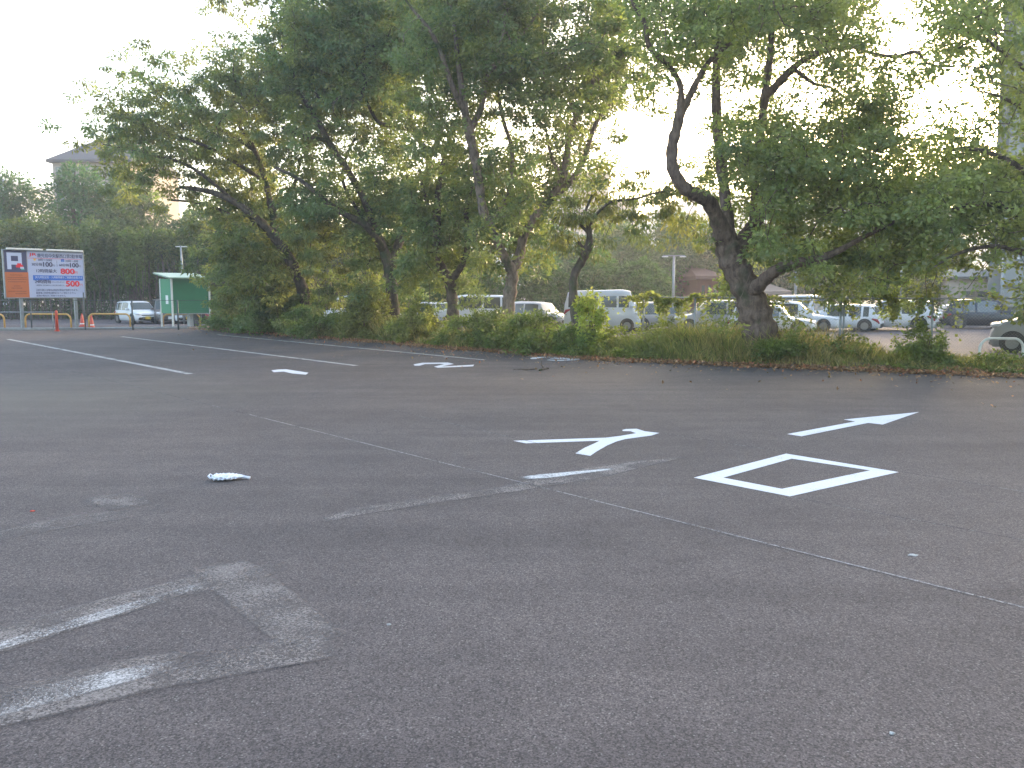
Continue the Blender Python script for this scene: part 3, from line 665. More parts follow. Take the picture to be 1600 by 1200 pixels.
# their many thin bare stems and hanging shoots, seen below the crowns
def stems():
    B = MB(); V = []; 
    for i in range(420):
        px = rng.uniform(-60, 640); D = 59.5 + rng.uniform(-1.6, 1.8); g = at(px, 457, D); h = rng.uniform(2.6, 4.6); r_ = rng.uniform(.02, .06)
        B.tube([(g.x, D, 0), (g.x + rng.normal() * .12, D, h * .5), (g.x + rng.normal() * .2, D, h)], [r_, r_ * .9, r_ * .6], 4, cap=False)
    n = 52000; px = rng.uniform(-70, 660, n); D = 61 + rng.uniform(-1.8, 4, n); z = rng.uniform(0, 1, n) ** 1.1 * 5.5
    cen = np.stack([(px - 800) / F * D, D, z], 1); V = rand_leaves(cen, .26, .10, up=.1, droop=1.0)
    col = np.tile([.8, .85, .8], (n, 1)) * rng.uniform(.5, 1.3, (n, 1))
    root = empty('undergrowth', (0, 54, 0)); o1 = B.build('stems', M['bark_dark'], None); o2 = quads_mesh('leaves', V, M['leaf_back'], col)
    bpy.data.objects.remove(root)
    tag(o1, 'thicket of thin bare stems under the screen trees', 'thicket', kind='stuff'); o1.name = 'thicket_stems'
    tag(o2, 'sparse hanging leaves among the bare stems', 'thicket', kind='stuff'); o2.name = 'thicket_leaves'
stems()
# dark broad trees behind the screen, in front of the far house
for (px, tp, wp, lb, tb) in [(20, 268, 150, 'dark rounded tree at the far left edge behind the screen trees', (.8, .95, 1)), (128, 250, 150, 'dark rounded tree hiding the wall below the peaked far roof', (.8, 1, 1)),
                             (205, 262, 140, 'olive tree behind the screen below the crown of the first roadside tree', (1.2, 1.05, .8)), (310, 325, 130, 'dim tree behind the screen above the green booth', (.9, .95, .9)), (420, 330, 140, 'dim tree deep behind the leftmost roadside trunk', (.8, .9, .9)), (540, 345, 120, 'dim tree behind the second roadside trunk', (.9, 1, .9))]:
    back_tree('broad_tree', lb, px, 72, tp, wp, .8, .36, tb, nl=11000, lumps=12, trunkr=.3)
# clipped round trees behind the second lot
for (px, tp, wp, lb) in [(655, 385, 110, 'round clipped tree behind the third roadside trunk'), (745, 398, 120, 'round clipped tree seen through the fork of the middle tree'), (845, 400, 110, 'round clipped tree just left of the crooked small trunk'),
                         (930, 398, 100, 'round clipped tree above the white van roof'), (1000, 412, 100, 'round clipped tree beside the lamp pole')]:
    back_tree('clipped_tree', lb, px, 60, tp, wp, .5, .27, (1.0, 1.25, .65), nl=11000, lumps=11, group='round clipped trees behind the second lot')
for (px, tp, wp, lb, tb) in [(690, 350, 150, 'tall tree far behind the third trunk', (.9, 1.05, .9)), (870, 362, 130, 'tall green tree far behind the crooked small tree', (1, 1.15, .9)), (960, 345, 130, 'bright green tree below the beige apartment block', (1.05, 1.2, .8)), (1060, 340, 150, 'broad green tree behind the lamp pole below the hills', (1, 1.15, .9)), (1120, 352, 100, 'green tree just left of the massive trunk, far back', (.95, 1.1, .9)),
                             (1215, 352, 120, 'dim tree far behind the low right limb of the massive tree', (.85, 1, .9)), (1300, 372, 130, 'dim tree behind the white hatchback', (.85, 1, .9)), (1390, 380, 130, 'dim tree behind the slatted lamp pole', (.85, 1, .9)), (1470, 395, 110, 'dim tree left of the beige low building', (.85, 1, .9))]:
    back_tree('broad_tree', lb, px, 78, tp, wp, 1.2, .38, tb, nl=12000, lumps=13, trunkr=.3)

# ------------------------------------------------------------ shrubs, sapling, undergrowth, litter
def shrub(name, label, px, off, r, h, nl, tintb, leafm, L=.10, group=None):
    r *= 1.35; NL = 22
    s = (np.interp(px, [p[0] for p in EDGE_PX], range(len(EDGE_PX)))) / (len(EDGE) - 1); x, y = edge_at(s)
    # walk along the view ray so the shrub stands at this pixel column, `off` metres behind the verge edge
    q = Vector((x, y, 0)) * (1 + off / math.hypot(x, y)); root = empty(name, (q.x, q.y, .05)); tag(root, label, 'shrub', group)
    B = MB()
    for k_ in range(9):
        a = rng.uniform(0, 6.28); rr = rng.uniform(.2, .8) * r
        B.tube([(0, 0, 0), (math.cos(a) * rr * .4, math.sin(a) * rr * .4, h * .5), (math.cos(a) * rr * .8, math.sin(a) * rr * .8, h * rng.uniform(.5, .7))], [.02, .012, .004], 5)
    B.build('stem', M['bark_dark'], root)
    Vs = []; Cs = []
    for k_ in range(NL):
        a = rng.uniform(0, 6.28); rr = rng.uniform(0, 1) ** .6 * r; z = h * rng.uniform(.08, .86) * (1 - .5 * (rr / r) ** 2)
        Vs.append(lumpy((math.cos(a) * rr, math.sin(a) * rr, z), (r * rng.uniform(.15, .5), r * rng.uniform(.15, .5), h * rng.uniform(.08, .26)), nl // NL, L, L * .5, shell=.1)); c = np.array(tintb) * rng.uniform(.75, 1.25)
        Cs.append(np.tile(c, (nl // NL, 1)) * rng.uniform(.7, 1.3, (nl // NL, 1)))
    quads_mesh('foliage', np.concatenate(Vs), leafm, np.concatenate(Cs), root); return root
sg = 'dense dark shrubs at the left end of the verge'
shrub('dense_shrub', 'leftmost dark shrub of the verge beside the green booth', 364, 1.2, .8, 2.2, 9000, (.8, .9, .85), M['leaf'], .13, sg)
shrub('dense_shrub', 'tall dark shrub just right of the booth shrub', 392, 1.6, 1.3, 3.3, 13000, (.75, .85, .8), M['leaf'], .13, sg)
shrub('dense_shrub', 'dark shrub leaning against the leftmost roadside trunk', 445, 1.2, 1.2, 2.5, 11000, (.75, .9, .8), M['leaf'], .13, sg)
shrub('dense_shrub', 'low dark shrub in front of the leftmost trunk base', 415, .6, 1.1, 1.3, 9000, (.8, 1, .8), M['leaf'], .12, sg)
shrub('dense_shrub', 'low green shrub right of the leftmost trunk base', 500, .9, 1.1, 1.5, 8000, (.95, 1.05, .8), M['leaf'], .12, sg)
shrub('dense_shrub', 'small round yellow-green shrub left of the second trunk', 572, 1.6, .8, 3.0, 9000, (1.1, 1.1, .8), M['leaf_yellow'], .12)
shrub('dense_shrub', 'leafy shrub right of the second trunk', 650, 1.6, .8, 1.7, 6000, (1.2, 1.2, .8), M['leaf_yellow'], .12)
shrub('dense_shrub', 'leafy shrub between the forked tree and the twin-trunked tree', 752, 1.3, 1.1, 1.5, 7000, (.72, .78, .5), M['leaf'], .11)
shrub('dense_shrub', 'broad leafy shrub right of the twin-trunked tree', 846, 1.4, 1.2, 1.55, 8000, (.72, .78, .5), M['leaf'], .11)
shrub('sapling', 'bright yellow-green sapling beside the crooked small trunk', 927, 1.2, .42, 2.6, 2600, (1.5, 1.6, .8), M['leaf_yellow'], .13)
shrub('dense_shrub', 'green shrub at the foot of the crooked small trunk', 905, .9, .6, 1.1, 4000, (.65, .78, .5), M['leaf'], .10)
shrub('dense_shrub', 'green shrub against the right side of the massive trunk base', 1222, .6, .5, .9, 4500, (.85, .92, .5), M['leaf'], .09)
shrub('weed_clump', 'tall weed clump around the fence post at right', 1442, 1.0, .42, 1.35, 2600, (.9, .95, .55), M['leaf'], .09)

hx = [300, 340, 400, 470, 540, 600, 700, 800, 900, 960, 1010, 1080, 1150, 1250, 1310, 1360, 1420, 1450, 1480, 1540, 1600, 1750]
hh = [.15, .5, .7, .9, .9, .9, 1.0, .85, .8, .9, 1.15, 1.2, 1.15, 1.05, .75, .5, .55, .7, .45, .38, .35, .35]
def along(n, lo=0., hi=1.):
    s = rng.uniform(lo, hi, n); px = np.interp(s * (len(EDGE) - 1), range(len(EDGE)), [p[0] for p in EDGE_PX]); x, y = edge_at(s); return s, px, x, y
def grass():
    n = 115000
    s, px, x, y = along(n); dd = .12 + 3.2 * rng.uniform(0, 1, n) ** 1.25
    # gaps and tussocks
    clump = .5 + .5 * np.sin(x * 2.3 + dd * 3.1) * np.sin(y * 1.9 - dd * 2.7); keep = rng.uniform(0, 1, n) < (.35 + .65 * clump)
    s, px, x, y, dd, clump = [a[keep] for a in (s, px, x, y, dd, clump)]; n = len(px)
    big = .5 + .5 * np.sin(x * .8 + 1.3 * np.sin(y * 1.1)) * np.sin(y * .7 + x * .3)
    h = np.interp(px, hx, hh) * rng.uniform(.3, 1.2, n) * (.45 + .55 * clump) * (.6 + .7 * big) * np.clip(.25 + dd * .8, .2, 1)
    bx = x + VD.x * dd; by = y + VD.y * dd
    lean = rng.normal(size=(n, 2)) * .28 * h[:, None]; wdt = rng.uniform(.006, .020, n)
    a = rng.uniform(0, 6.28, n); sx, sy = np.cos(a) * wdt, np.sin(a) * wdt
    z0 = np.full(n, .05)
    p0 = np.stack([bx - sx, by - sy, z0], 1); p1 = np.stack([bx + sx, by + sy, z0], 1)
    m0 = np.stack([bx + sx * .7 + lean[:, 0] * .35, by + sy * .7 + lean[:, 1] * .35, h * .6], 1); m1 = np.stack([bx - sx * .7 + lean[:, 0] * .35, by - sy * .7 + lean[:, 1] * .35, h * .6], 1)
    t0 = np.stack([bx + lean[:, 0] * 1.25 + sx * .1, by + lean[:, 1] * 1.25 + sy * .1, h * .98], 1); t1 = t0 - np.stack([sx * .2, sy * .2, sx * 0], 1)
    V = np.concatenate([np.stack([p0, p1, m0, m1], 1), np.stack([m1, m0, t0, t1], 1)])
    dry = rng.uniform(0, 1, n) < np.clip(.52 + .5 * np.sin(x * 1.7 + 2 + np.sin(y * 3)) * np.sin(y * 1.3), .06, .8)
    drypx = rng.uniform(0, 1, n) < np.interp(px, [300, 480, 560, 700, 760, 900, 1000, 1700], [0, .3, .8, .6, .2, .3, 1, 1])
    base = np.where((dry & drypx)[:, None], [2.3, 1.55, 1.55], [1.2, 1.08, .7]) * rng.uniform(.45, 1.6, (n, 1))
    o = quads_mesh('grass', V, M['grass'], np.concatenate([base, base])); tag(o, 'long green and straw-coloured grass along the verge', 'grass', kind='stuff')
def weeds():
    n = 120000; s, px, x, y = along(n); dd = .05 + 3.2 * rng.uniform(0, 1, n) ** 1.3
    cl = np.sin(x * 1.3 + 1) * np.sin(y * 1.6 + dd * 2) + .6 * np.sin(x * 4.1) ; keep = cl > -.25 + 1.5 * (px > 985) * rng.uniform(0, 1, n); px, x, y, dd = [a[keep] for a in (px, x, y, dd)]; n = len(px)
    top = np.interp(px, hx, hh) * np.clip(.3 + dd * .45, .2, .85) * (.6 + .4 * np.sin(x * 3 + dd * 4)); z = .05 + 1.25 * top * rng.uniform(0, 1, n) ** .8
    cen = np.stack([x + VD.x * dd, y + VD.y * dd, z], 1); V = rand_leaves(cen, .10, .06, up=.5)
    T = np.array([(.75, .82, .5), (.6, .72, .42), (1.0, 1.0, .5), (.85, .8, .6)]); col = T[(np.floor(x * 1.5) + np.floor(y * 1.5)).astype(int) % 4] * rng.uniform(.6, 1.3, (n, 1))
    o = quads_mesh('weeds', V, M['leaf'], col); tag(o, 'broad-leaved weeds and creepers along the verge', 'weeds', kind='stuff')
def litter():
    n = 34000; s, px, x, y = along(n); dd = rng.normal(.16, .26, n) + .05 * np.sin(x * 5)
    k_ = rng.uniform(0, 1, n) < .07; dd[k_] -= rng.exponential(.9, k_.sum())
    cen = np.stack([x + VD.x * dd, y + VD.y * dd, rng.uniform(.01, .06, n) + np.clip(dd, 0, .3) * .15], 1)
    V = rand_leaves(cen, .085, .05, up=2.2, droop=0)
    V[:, :, 2] = np.maximum(V[:, :, 2], .006)
    T = np.array([(1, 1, 1), (.6, .6, .65), (1.3, 1.15, 1), (1.1, .7, .6), (.8, .9, .8)]); col = T[rng.integers(0, 5, n)] * rng.uniform(.6, 1.4, (n, 1))
    o = quads_mesh('leaf_litter', V, M['litter'], col); tag(o, 'fallen brown leaves along the foot of the verge', 'leaf litter', kind='stuff')
grass(); weeds(); litter()

# ------------------------------------------------------------ chain-link fence along the back of the verge
def fence_pt(px, D, z): g = at(px, 457, D); return Vector((g.x, D, z))
def verge_fence():
    fp = [(1006, 27.4), (1087, 25.6), (1200, 23.8), (1315, 22.9), (1459, 22.2), (1625, 21.6)]; P = [fence_pt(px, D, 0) for px, D in fp]
    root = empty('chain_link_fence', P[0]); tag(root, 'waist-high chain-link fence with a pipe top rail behind the massive tree', 'fence'); O = P[0]; hf = 1.71
    for i, p in enumerate(P):
        B = MB(); q = p - O; B.cyl(q, q + Vector((0, 0, hf)), .03, 10); B.cyl(q + Vector((0, 0, hf)), q + Vector((0, 0, hf + .02)), .036, 10); B.build('post', M['galv'], root, True)
    B = MB(); B.cyl(P[3] - O + Vector((.09, 0, 0)), P[3] - O + Vector((.09, 0, hf - .03)), .026, 10); B.build('post', M['galv'], root, True)
    B = MB(); B.tube([p - O + Vector((0, -.0, hf + .035)) for p in P], .021, 8); B.build('top_rail', M['galv'], root, True)
    B = MB()
    for i in range(len(P) - 1):
        a, c = P[i] - O, P[i + 1] - O; L_ = (c - a).length; u = (c - a) / L_; h = hf - .05; st = .085; k_ = -h
        t = .0016
        nrm = Vector((-u.y, u.x, 0))
        while k_ < L_:
            for sgn in (1, -1):
                s0, s1 = (k_, k_ + h); z0, z1 = (0.04, h) if sgn > 0 else (h, .04)
                # clip to the panel
                if s0 < 0: f_ = -s0 / (s1 - s0); z0 = z0 + (z1 - z0) * f_; s0 = 0
                if s1 > L_: f_ = (L_ - s0) / (s1 - s0); z1 = z0 + (z1 - z0) * f_; s1 = L_
                if s1 - s0 < .02: continue
                p0 = a + u * s0 + Vector((0, 0, z0)); p1 = a + u * s1 + Vector((0, 0, z1)); e = Vector((0, 0, t)); 
                off = nrm * (.003 * sgn)
                B.add([p0 - e + off, p1 - e + off, p1 + e + off, p0 + e + off], [(0, 1, 2, 3)])
            k_ += st
    B.build('wire_mesh', M['galv'], root)
    # creeper hanging over the rail
    n = 5200; pxs = np.concatenate([rng.normal(1045, 32, n // 2), rng.normal(1400, 30, n // 4), rng.uniform(1130, 1600, n // 4)]); Ds = np.interp(pxs, [f_[0] for f_ in fp], [f_[1] for f_ in fp]) + rng.normal(size=len(pxs)) * .09
    z = 1.78 - np.abs(rng.normal(size=len(pxs))) * .24 * (1 + np.sin(pxs * .19)) + .10 * np.sin(pxs * .07); cen = np.stack([(pxs - 800) / F * Ds, Ds, z], 1)
    k_ = rng.uniform(0, 1, len(pxs)) < np.clip(.5 + .6 * np.sin(pxs * .11) + (pxs < 1120) * .6, .05, 1); cen = cen[k_]
    V = rand_leaves(cen, .11, .08, up=.4); o = quads_mesh('creeper_leaves', V, M['leaf_yellow'], np.tile([1.25, 1.25, .8], (len(cen), 1)) * rng.uniform(.7, 1.3, (len(cen), 1)))
    tag(o, 'yellow-green creeper hanging over the fence rail', 'creeper', kind='stuff')
verge_fence()

# ------------------------------------------------------------ left side: fence, pipe guards, cones, price board, booth
def boundary_fence():
    px = [-20, 50, 133.5, 208, 279, 352]; P = [gnd(p, 515.5) for p in px]; O = P[0]
    root = empty('wire_fence', O); tag(root, 'low see-through wire fence with thin dark posts in front of the price board', 'fence')
    for i, p in enumerate(P):
        B = MB(); q = p - O; B.cyl(q, q + Vector((0, 0, 1.52 if i != 2 else 1.9)), .032 if i in (1, 2) else .045, 8); B.build('post', M['darkmetal'], root, True)
    for z in (1.5, .10):
        B = MB(); B.tube([p - O + Vector((0, 0, z)) for p in P], .014 if z > 1 else .02, 6); B.build('rail', M['darkmetal'] if z > 1 else M['galv'], root, True)
    B = MB()
    for i in range(len(P) - 1):
        a, c = P[i] - O, P[i + 1] - O
        for k_ in range(1, 16):
            z = .1 + k_ * .093; B.add([a + Vector((0, 0, z - .0015)), c + Vector((0, 0, z - .0015)), c + Vector((0, 0, z + .0015)), a + Vector((0, 0, z + .0015))], [(0, 1, 2, 3)])
    B.build('wire_mesh', M['galv'], root)
boundary_fence()
def guard(px0, px1, py, hgt, r_, m, label, group, cat='guard rail', depth=None):
    a, c = gnd(px0, py), gnd(px1, py if depth is None else depth); O = a; u = (c - a); L_ = u.length; u.normalize(); k_ = min(.28, L_ * .25); pts = [Vector((0, 0, -.02)), Vector((0, 0, hgt - k_))]
    for j in range(1, 7):
        t = j / 6 * math.pi / 2; pts.append(u * (k_ - k_ * math.cos(t)) + Vector((0, 0, hgt - k_ + k_ * math.sin(t))))
    for j in range(1, 7):
        t = j / 6 * math.pi / 2; pts.append(u * (L_ - k_ + k_ * math.sin(t)) + Vector((0, 0, hgt - k_ + k_ * math.cos(t))))
    pts += [u * L_ + Vector((0, 0, -.02))]
    root = empty('pipe_guard', O); tag(root, label, cat, group)
    B = MB(); B.tube(pts, r_, 12); B.build('bent_pipe', m, root, True)
    for q in (Vector((0, 0, 0)), u * L_):
        B = MB(); B.cyl(q, q + Vector((0, 0, .03)), r_ * 1.9, 14); B.build('foot_collar', m, root, True)
gg = 'yellow pipe guards along the access road'
guard(-55, 7.5, 513.5, .77, .045, M['yellow'], 'yellow pipe guard cut by the left edge of the picture', gg)
guard(40.5, 111.5, 513.5, .77, .045, M['yellow'], 'yellow pipe guard below the price board', gg)
guard(139.5, 204, 513, .77, .045, M['yellow'], 'yellow pipe guard between the cones and the small white car', gg)
guard(255, 313, 511, .70, .045, M['yellow'], 'yellow pipe guard standing under the green booth', gg)
guard(1529, 1597, 572, .72, .036, M['cream'], 'cream-white pipe guard in the grass at right in front of the silver car', 'single pipe guard')
def cone(px, py, label):
    g = gnd(px, py); root = empty('traffic_cone', g); tag(root, label, 'traffic cone', 'orange traffic cones by the price board')
    B = MB(); B.box(-.2, .2, -.2, .2, .003, .035, bev=.01); B.build('base', M['orange'], root)
    def fr(z0, z1, r0, r1, m, nm): B = MB(); B.tube([(0, 0, z0), (0, 0, z1)], [r0, r1], 18); B.build(nm, m, root, True)
    B = MB(); B.tube([(0, 0, .035), (0, 0, .06), (0, 0, .72), (0, 0, .735)], [.16, .145, .032, .022], 18); B.build('cone_body', M['orange'], root, True)
    B = MB(); B.tube([(0, 0, .14), (0, 0, .20)], [.135, .126], 18, cap=False); B.build('reflective_band', M['refl'], root, True)
cone(129, 510.5, 'orange traffic cone just right of the board post'); cone(143.5, 512.5, 'orange traffic cone against the end of the yellow pipe guard')
g = gnd(89.5, 517.5); root = empty('delineator_post', g); tag(root, 'tall slim orange post in front of the price board', 'marker post')
B = MB(); B.tube([(0, 0, .03), (0, 0, .95), (0, 0, 1.0), (0, 0, 1.02)], [.07, .062, .055, .02], 14); B.build('tube', M['orange'], root, True)
B = MB(); B.cyl((0, 0, 0.002), (0, 0, .035), .13, 16); B.build('base', M['orange'], root, True)
# horizontal bar from the left edge to the orange post
a, c = gnd(-60, 517), gnd(88, 517); root = empty('barrier_bar', a); tag(root, 'thin grey barrier bar running from the left edge to the orange post', 'barrier')
B = MB(); B.tube([(0, 0, .93), c - a + Vector((0, 0, .93))], .022, 8); B.build('bar', M['galv'], root, True)
for t in (.02, .35, .97):
    B = MB(); q = (c - a) * t; B.cyl(q, q + Vector((0, 0, .91)), .018, 8); B.build('support', M['galv'], root, True)

def price_board():
    A = at(8, 466, 41.6); Bp = at(134.5, 467.2, 44.6); A.z = 1.62; Bp.z = 1.62
    u = Vector((Bp.x - A.x, Bp.y - A.y, 0)); Wd = u.length; ang = math.atan2(u.y, u.x); Hh = 2.42
    root = empty('price_board', (A.x, A.y, 0), ang); tag(root, 'large parking price board on two grey posts, orange and white', 'sign')
    # local x along the board, y into it (front faces -y), z up
    B = MB(); B.box(.03, Wd - .03, .0, .10, 1.64, 1.62 + Hh - .02); B.build('panel', mat('board_core', (.3, .3, .32), .6), root)
    B = MB(); t = .055
    B.box(0, t, -.03, .12, 1.60, 1.62 + Hh, bev=.008); B.box(Wd - t, Wd, -.03, .12, 1.60, 1.62 + Hh, bev=.008)
    B.box(t, Wd - t, -.03, .12, 1.60, 1.60 + t, bev=.008); B.box(t, Wd - t, -.03, .12, 1.62 + Hh - t, 1.62 + Hh, bev=.008)
    B.build('frame', M['galv'], root)
    for (x0, x1) in ((.16, Wd * .47), (Wd * .52, Wd - .08)):
        B = MB(); B.box(x0, x1, -.16, -.035, 1.62 + Hh - .02, 1.62 + Hh + .07, bev=.015); B.build('light_bar', M['cream'], root)
    for pu in (.19, .865):
        B = MB(); x = Wd * pu; B.box(x - .075, x + .075, .0, .12, 0, 1.597, bev=.01); B.build('post', M['galv'], root)
    x0, x1, z1, z0 = t, Wd - t, 1.62 + Hh - t, 1.60 + t
    U = lambda u_: x0 + (x1 - x0) * u_
    Vv = lambda v_: z1 + (z0 - z1) * v_
    def plate(name, u0, v0, u1, v1, m, lay=1): B = MB(); B.box(U(u0), U(u1), -.004 * lay, 0, Vv(v1), Vv(v0)); return B.build(name, m, root)
    navy = mat('sign_navy', (.055, .055, .12), .4); org = mat('sign_orange', (.44, .12, .04), .45, noise=.05, nscale=3); wh = mat('sign_white', (.38, .42, .58), .4)
    blue = mat('sign_blue', (.02, .12, .48), .4); red = mat('sign_red', (.62, .02, .04), .4); ink = mat('sign_ink', (.04, .04, .10), .5); brown = mat('sign_brown', (.22, .06, .03), .5); sunm = mat('sign_sun', (.75, .42, .03), .5); pw = mat('sign_pale', (.46, .50, .66), .4)
    plate('parking_field', .0, .0, .275, .46, navy); plate('orange_field', 0, .46, .285, 1, org); plate('white_field', .285, 0, 1, 1, wh)
    mats = [ink, red, blue, pw, brown, sunm, mat('sign_teal', (.05, .35, .3), .5)]
    L = MB()
    def rect(u0, v0, u1, v1, mi, lay=2): L.box(U(u0), U(u1), -.004 * lay, -.003, Vv(v1), Vv(v0), mi)
    cv = lambda xz: (xz - 122) / 1276
    def text(s, xa, xb, ya, yb, mi, lay=2.5, bold=.0):
        c = bpy.data.curves.new('t', 'FONT'); c.body = s; c.size = 1; o = bpy.data.objects.new('t', c); C.objects.link(o)
        dg = bpy.context.evaluated_depsgraph_get(); me = bpy.data.meshes.new_from_object(o.evaluated_get(dg)); bpy.data.objects.remove(o); bpy.data.curves.remove(c)
        v = np.array([tuple(p.co) for p in me.vertices]); 
        if len(v) == 0: bpy.data.meshes.remove(me); return
        mn = v.min(0); mx = v.max(0); ua, ub = cv(xa), cv(xb); xm = (xa + xb) / 2
        tp = 132 + (xm - 122) * .028; bt = 905 + (xm - 122) * .008
        va, vb = (ya - tp) / (bt - tp), (yb - tp) / (bt - tp)
        X0, X1, Zt, Zb = U(ua), U(ub), Vv(va), Vv(vb)
        sh = bold * (Zt - Zb) * 1.6; offs = [(0, 0)] if not bold else [(-sh, 0), (sh, 0)] + ([(0, sh * .7), (0, -sh * .7)] if bold > .025 else [])
        for q_, (dx, dz) in enumerate(offs):
            vs = [(X0 + dx + (p[0] - mn[0]) / (mx[0] - mn[0]) * (X1 - X0), -.004 * lay - .0006 * q_, Zb + dz + (p[1] - mn[1]) / max(1e-6, mx[1] - mn[1]) * (Zt - Zb)) for p in v]
            L.add(vs, [tuple(f.vertices) for f in me.polygons], mi)
        bpy.data.meshes.remove(me)
    # the big P
    rect(.035, .045, .085, .40, 3); rect(.085, .045, .215, .115, 3); rect(.17, .115, .215, .30, 3); rect(.085, .225, .17, .30, 3)
    # small red vehicle drawing at the foot of the P
    rect(.14, .305, .225, .36, 1, 3); rect(.155, .27, .205, .305, 1, 3); rect(.19, .345, .235, .385, 3, 3.4); rect(.2, .385, .24, .41, 6, 3)
    text('JR', 512, 632, 178, 232, 1, bold=.03); rect(.29, .148, .985, .155, 1)
    text('鹿児島中央駅西口第2駐車場', 645, 1385, 190, 258, 0, bold=.012)
    for k_ in range(8):
        a = k_ * math.pi / 4; cx, cz = U(cv(600)), Vv(.182); r0 = .035
        L.add([(cx + math.cos(a - .4) * r0, -.009, cz + math.sin(a - .4) * r0), (cx + math.cos(a) * .095, -.009, cz + math.sin(a) * .095), (cx + math.cos(a + .4) * r0, -.009, cz + math.sin(a + .4) * r0)], [(0, 1, 2)], 5)
    L.add([(U(cv(600)) + .05 * math.cos(t_ * math.pi / 8), -.0095, Vv(.182) + .05 * math.sin(t_ * math.pi / 8)) for t_ in range(16)], [tuple(range(16))], 5)
    text('8時〜20時', 657, 880, 268, 312, 0, bold=.01); rect(cv(954), .19, cv(958), .33, 0)
    rect(cv(1027), .155, cv(1080), .215, 2); text('☽', 1042, 1066, 290, 318, 3, 3.2)
    text('20時〜8時', 1097, 1315, 285, 328, 0, bold=.01)
    text('30分毎', 547, 715, 334, 388, 0, bold=.02); text('100', 732, 878, 326, 400, 0, bold=.035); text('円', 885, 918, 366, 398, 0)
    text('60分毎', 992, 1155, 348, 398, 0, bold=.02); text('100', 1174, 1315, 342, 412, 0, bold=.035); text('円', 1322, 1356, 380, 412, 0)
    text('12時間最大', 617, 945, 440, 500, 0, bold=.02); text('800', 1012, 1240, 436, 522, 1, bold=.045); text('円', 1245, 1292, 480, 525, 1)
    rect(.34, .52, .985, .625, 2); text('JR九州指定席・九州新幹線をご利用のお客さま', 590, 1365, 558, 606, 3, 3.2, bold=.012)
    text('24時間毎', 582, 845, 612, 680, 0, bold=.02); text('(個人のお客様に限ります)', 856, 1066, 645, 672, 0); text('500', 1088, 1312, 642, 732, 1, bold=.045); text('円', 1325, 1368, 690, 730, 1)
    text('※精算時に当日乗車された指定券が必要です。', 600, 1060, 698, 724, 0)
    text('上記を超える場合は所定の料金が加算されます。', 592, 1285, 772, 808, 0, bold=.01); text('駐車場ご利用券は駅窓口にてご提示ください。', 592, 1245, 822, 855, 0, bold=.01); text('長期の場合はご利用できません。', 592, 1075, 868, 900, 0, bold=.01)
    # lines of small print on the orange field, too small to read in the photo: broken strokes
    for (v_, u0, u1) in [(.52, .06, .21), (.575, .03, .26), (.615, .025, .265), (.665, .035, .25), (.755, .10, .18), (.80, .07, .2), (.87, .03, .25), (.92, .11, .25)]:
        x_ = u0
        while x_ < u1:
            w_ = random.uniform(.006, .014); rect(x_, v_ - .008, min(u1, x_ + w_), v_ + random.uniform(.006, .012), 4); x_ += w_ + .004
    L.build('lettering', mats, root)
price_board()

def booth():
    A = gnd(270, 512.5); Bp = gnd(329, 510.8); u = Bp - A; Wd = u.length; ang = math.atan2(u.y, u.x)
    root = empty('payment_booth', A, ang); tag(root, 'green-walled open payment booth with white posts and slanting roof', 'booth')
    grn = mat('green_panel', (.005, .125, .058), .45, noise=.08, nscale=3); lgrn = grn
    h = 2.65; dp = 1.5
    B = MB(); B.box(.09, Wd - .05, .0, .04, .78, h - .02); B.build('back_wall', grn, root)
    B = MB(); B.box(-.02, .02, .09, dp - .06, .78, h - .02); B.build('side_wall', mat('light_green_panel', (.02, .22, .11), .45), root)
    B = MB(); B.box(-.026, -.021, .4, .75, 1.28, 1.75); B.build('notice', M['refl'], root)
    for (x, y) in ((.03, .0), (Wd, .0), (.0, dp), (Wd, dp)):
        B = MB(); B.box(x - .045, x + .045, y - .045, y + .045, 0, h, bev=.006); B.build('post', M['cream'], root)
    B = MB(); sec = [(-.35, h - .02), (-.35, h + .05), (dp + .45, h + .34), (dp + .45, h + .27)]
    vs = [(x, y, z) for x in (-.22, Wd + .08) for y, z in sec]; B.add(vs, [(0, 1, 2, 3), (7, 6, 5, 4), (0, 4, 5, 1), (1, 5, 6, 2), (2, 6, 7, 3), (3, 7, 4, 0)]); B.build('roof', mat('roof_sheet', (.14, .24, .18), .4), root)
    B = MB(); B.box(.07, Wd - .03, -.02, .0, .72, .78); B.build('bottom_rail', M['galv'], root)
    mg = empty('payment_machine', A + u * .33 + Vector((.1, .5, 0)), ang); tag(mg, 'dark grey payment machine standing inside the green booth', 'machine')
    B = MB(); B.box(.22, .62, 0, .5, .03, 1.35, bev=.02); B.build('cabinet', mat('machine_dark', (.08, .08, .10), .5), mg)
    B = MB(); B.box(-.02, .2, .05, .45, .03, 1.2, bev=.015); B.build('side_cabinet', mat('machine_light', (.35, .35, .36), .5), mg)
    B = MB(); B.box(-.05, .65, -.02, .52, 0.002, .03); B.build('plinth', M['concrete'], mg)
booth()

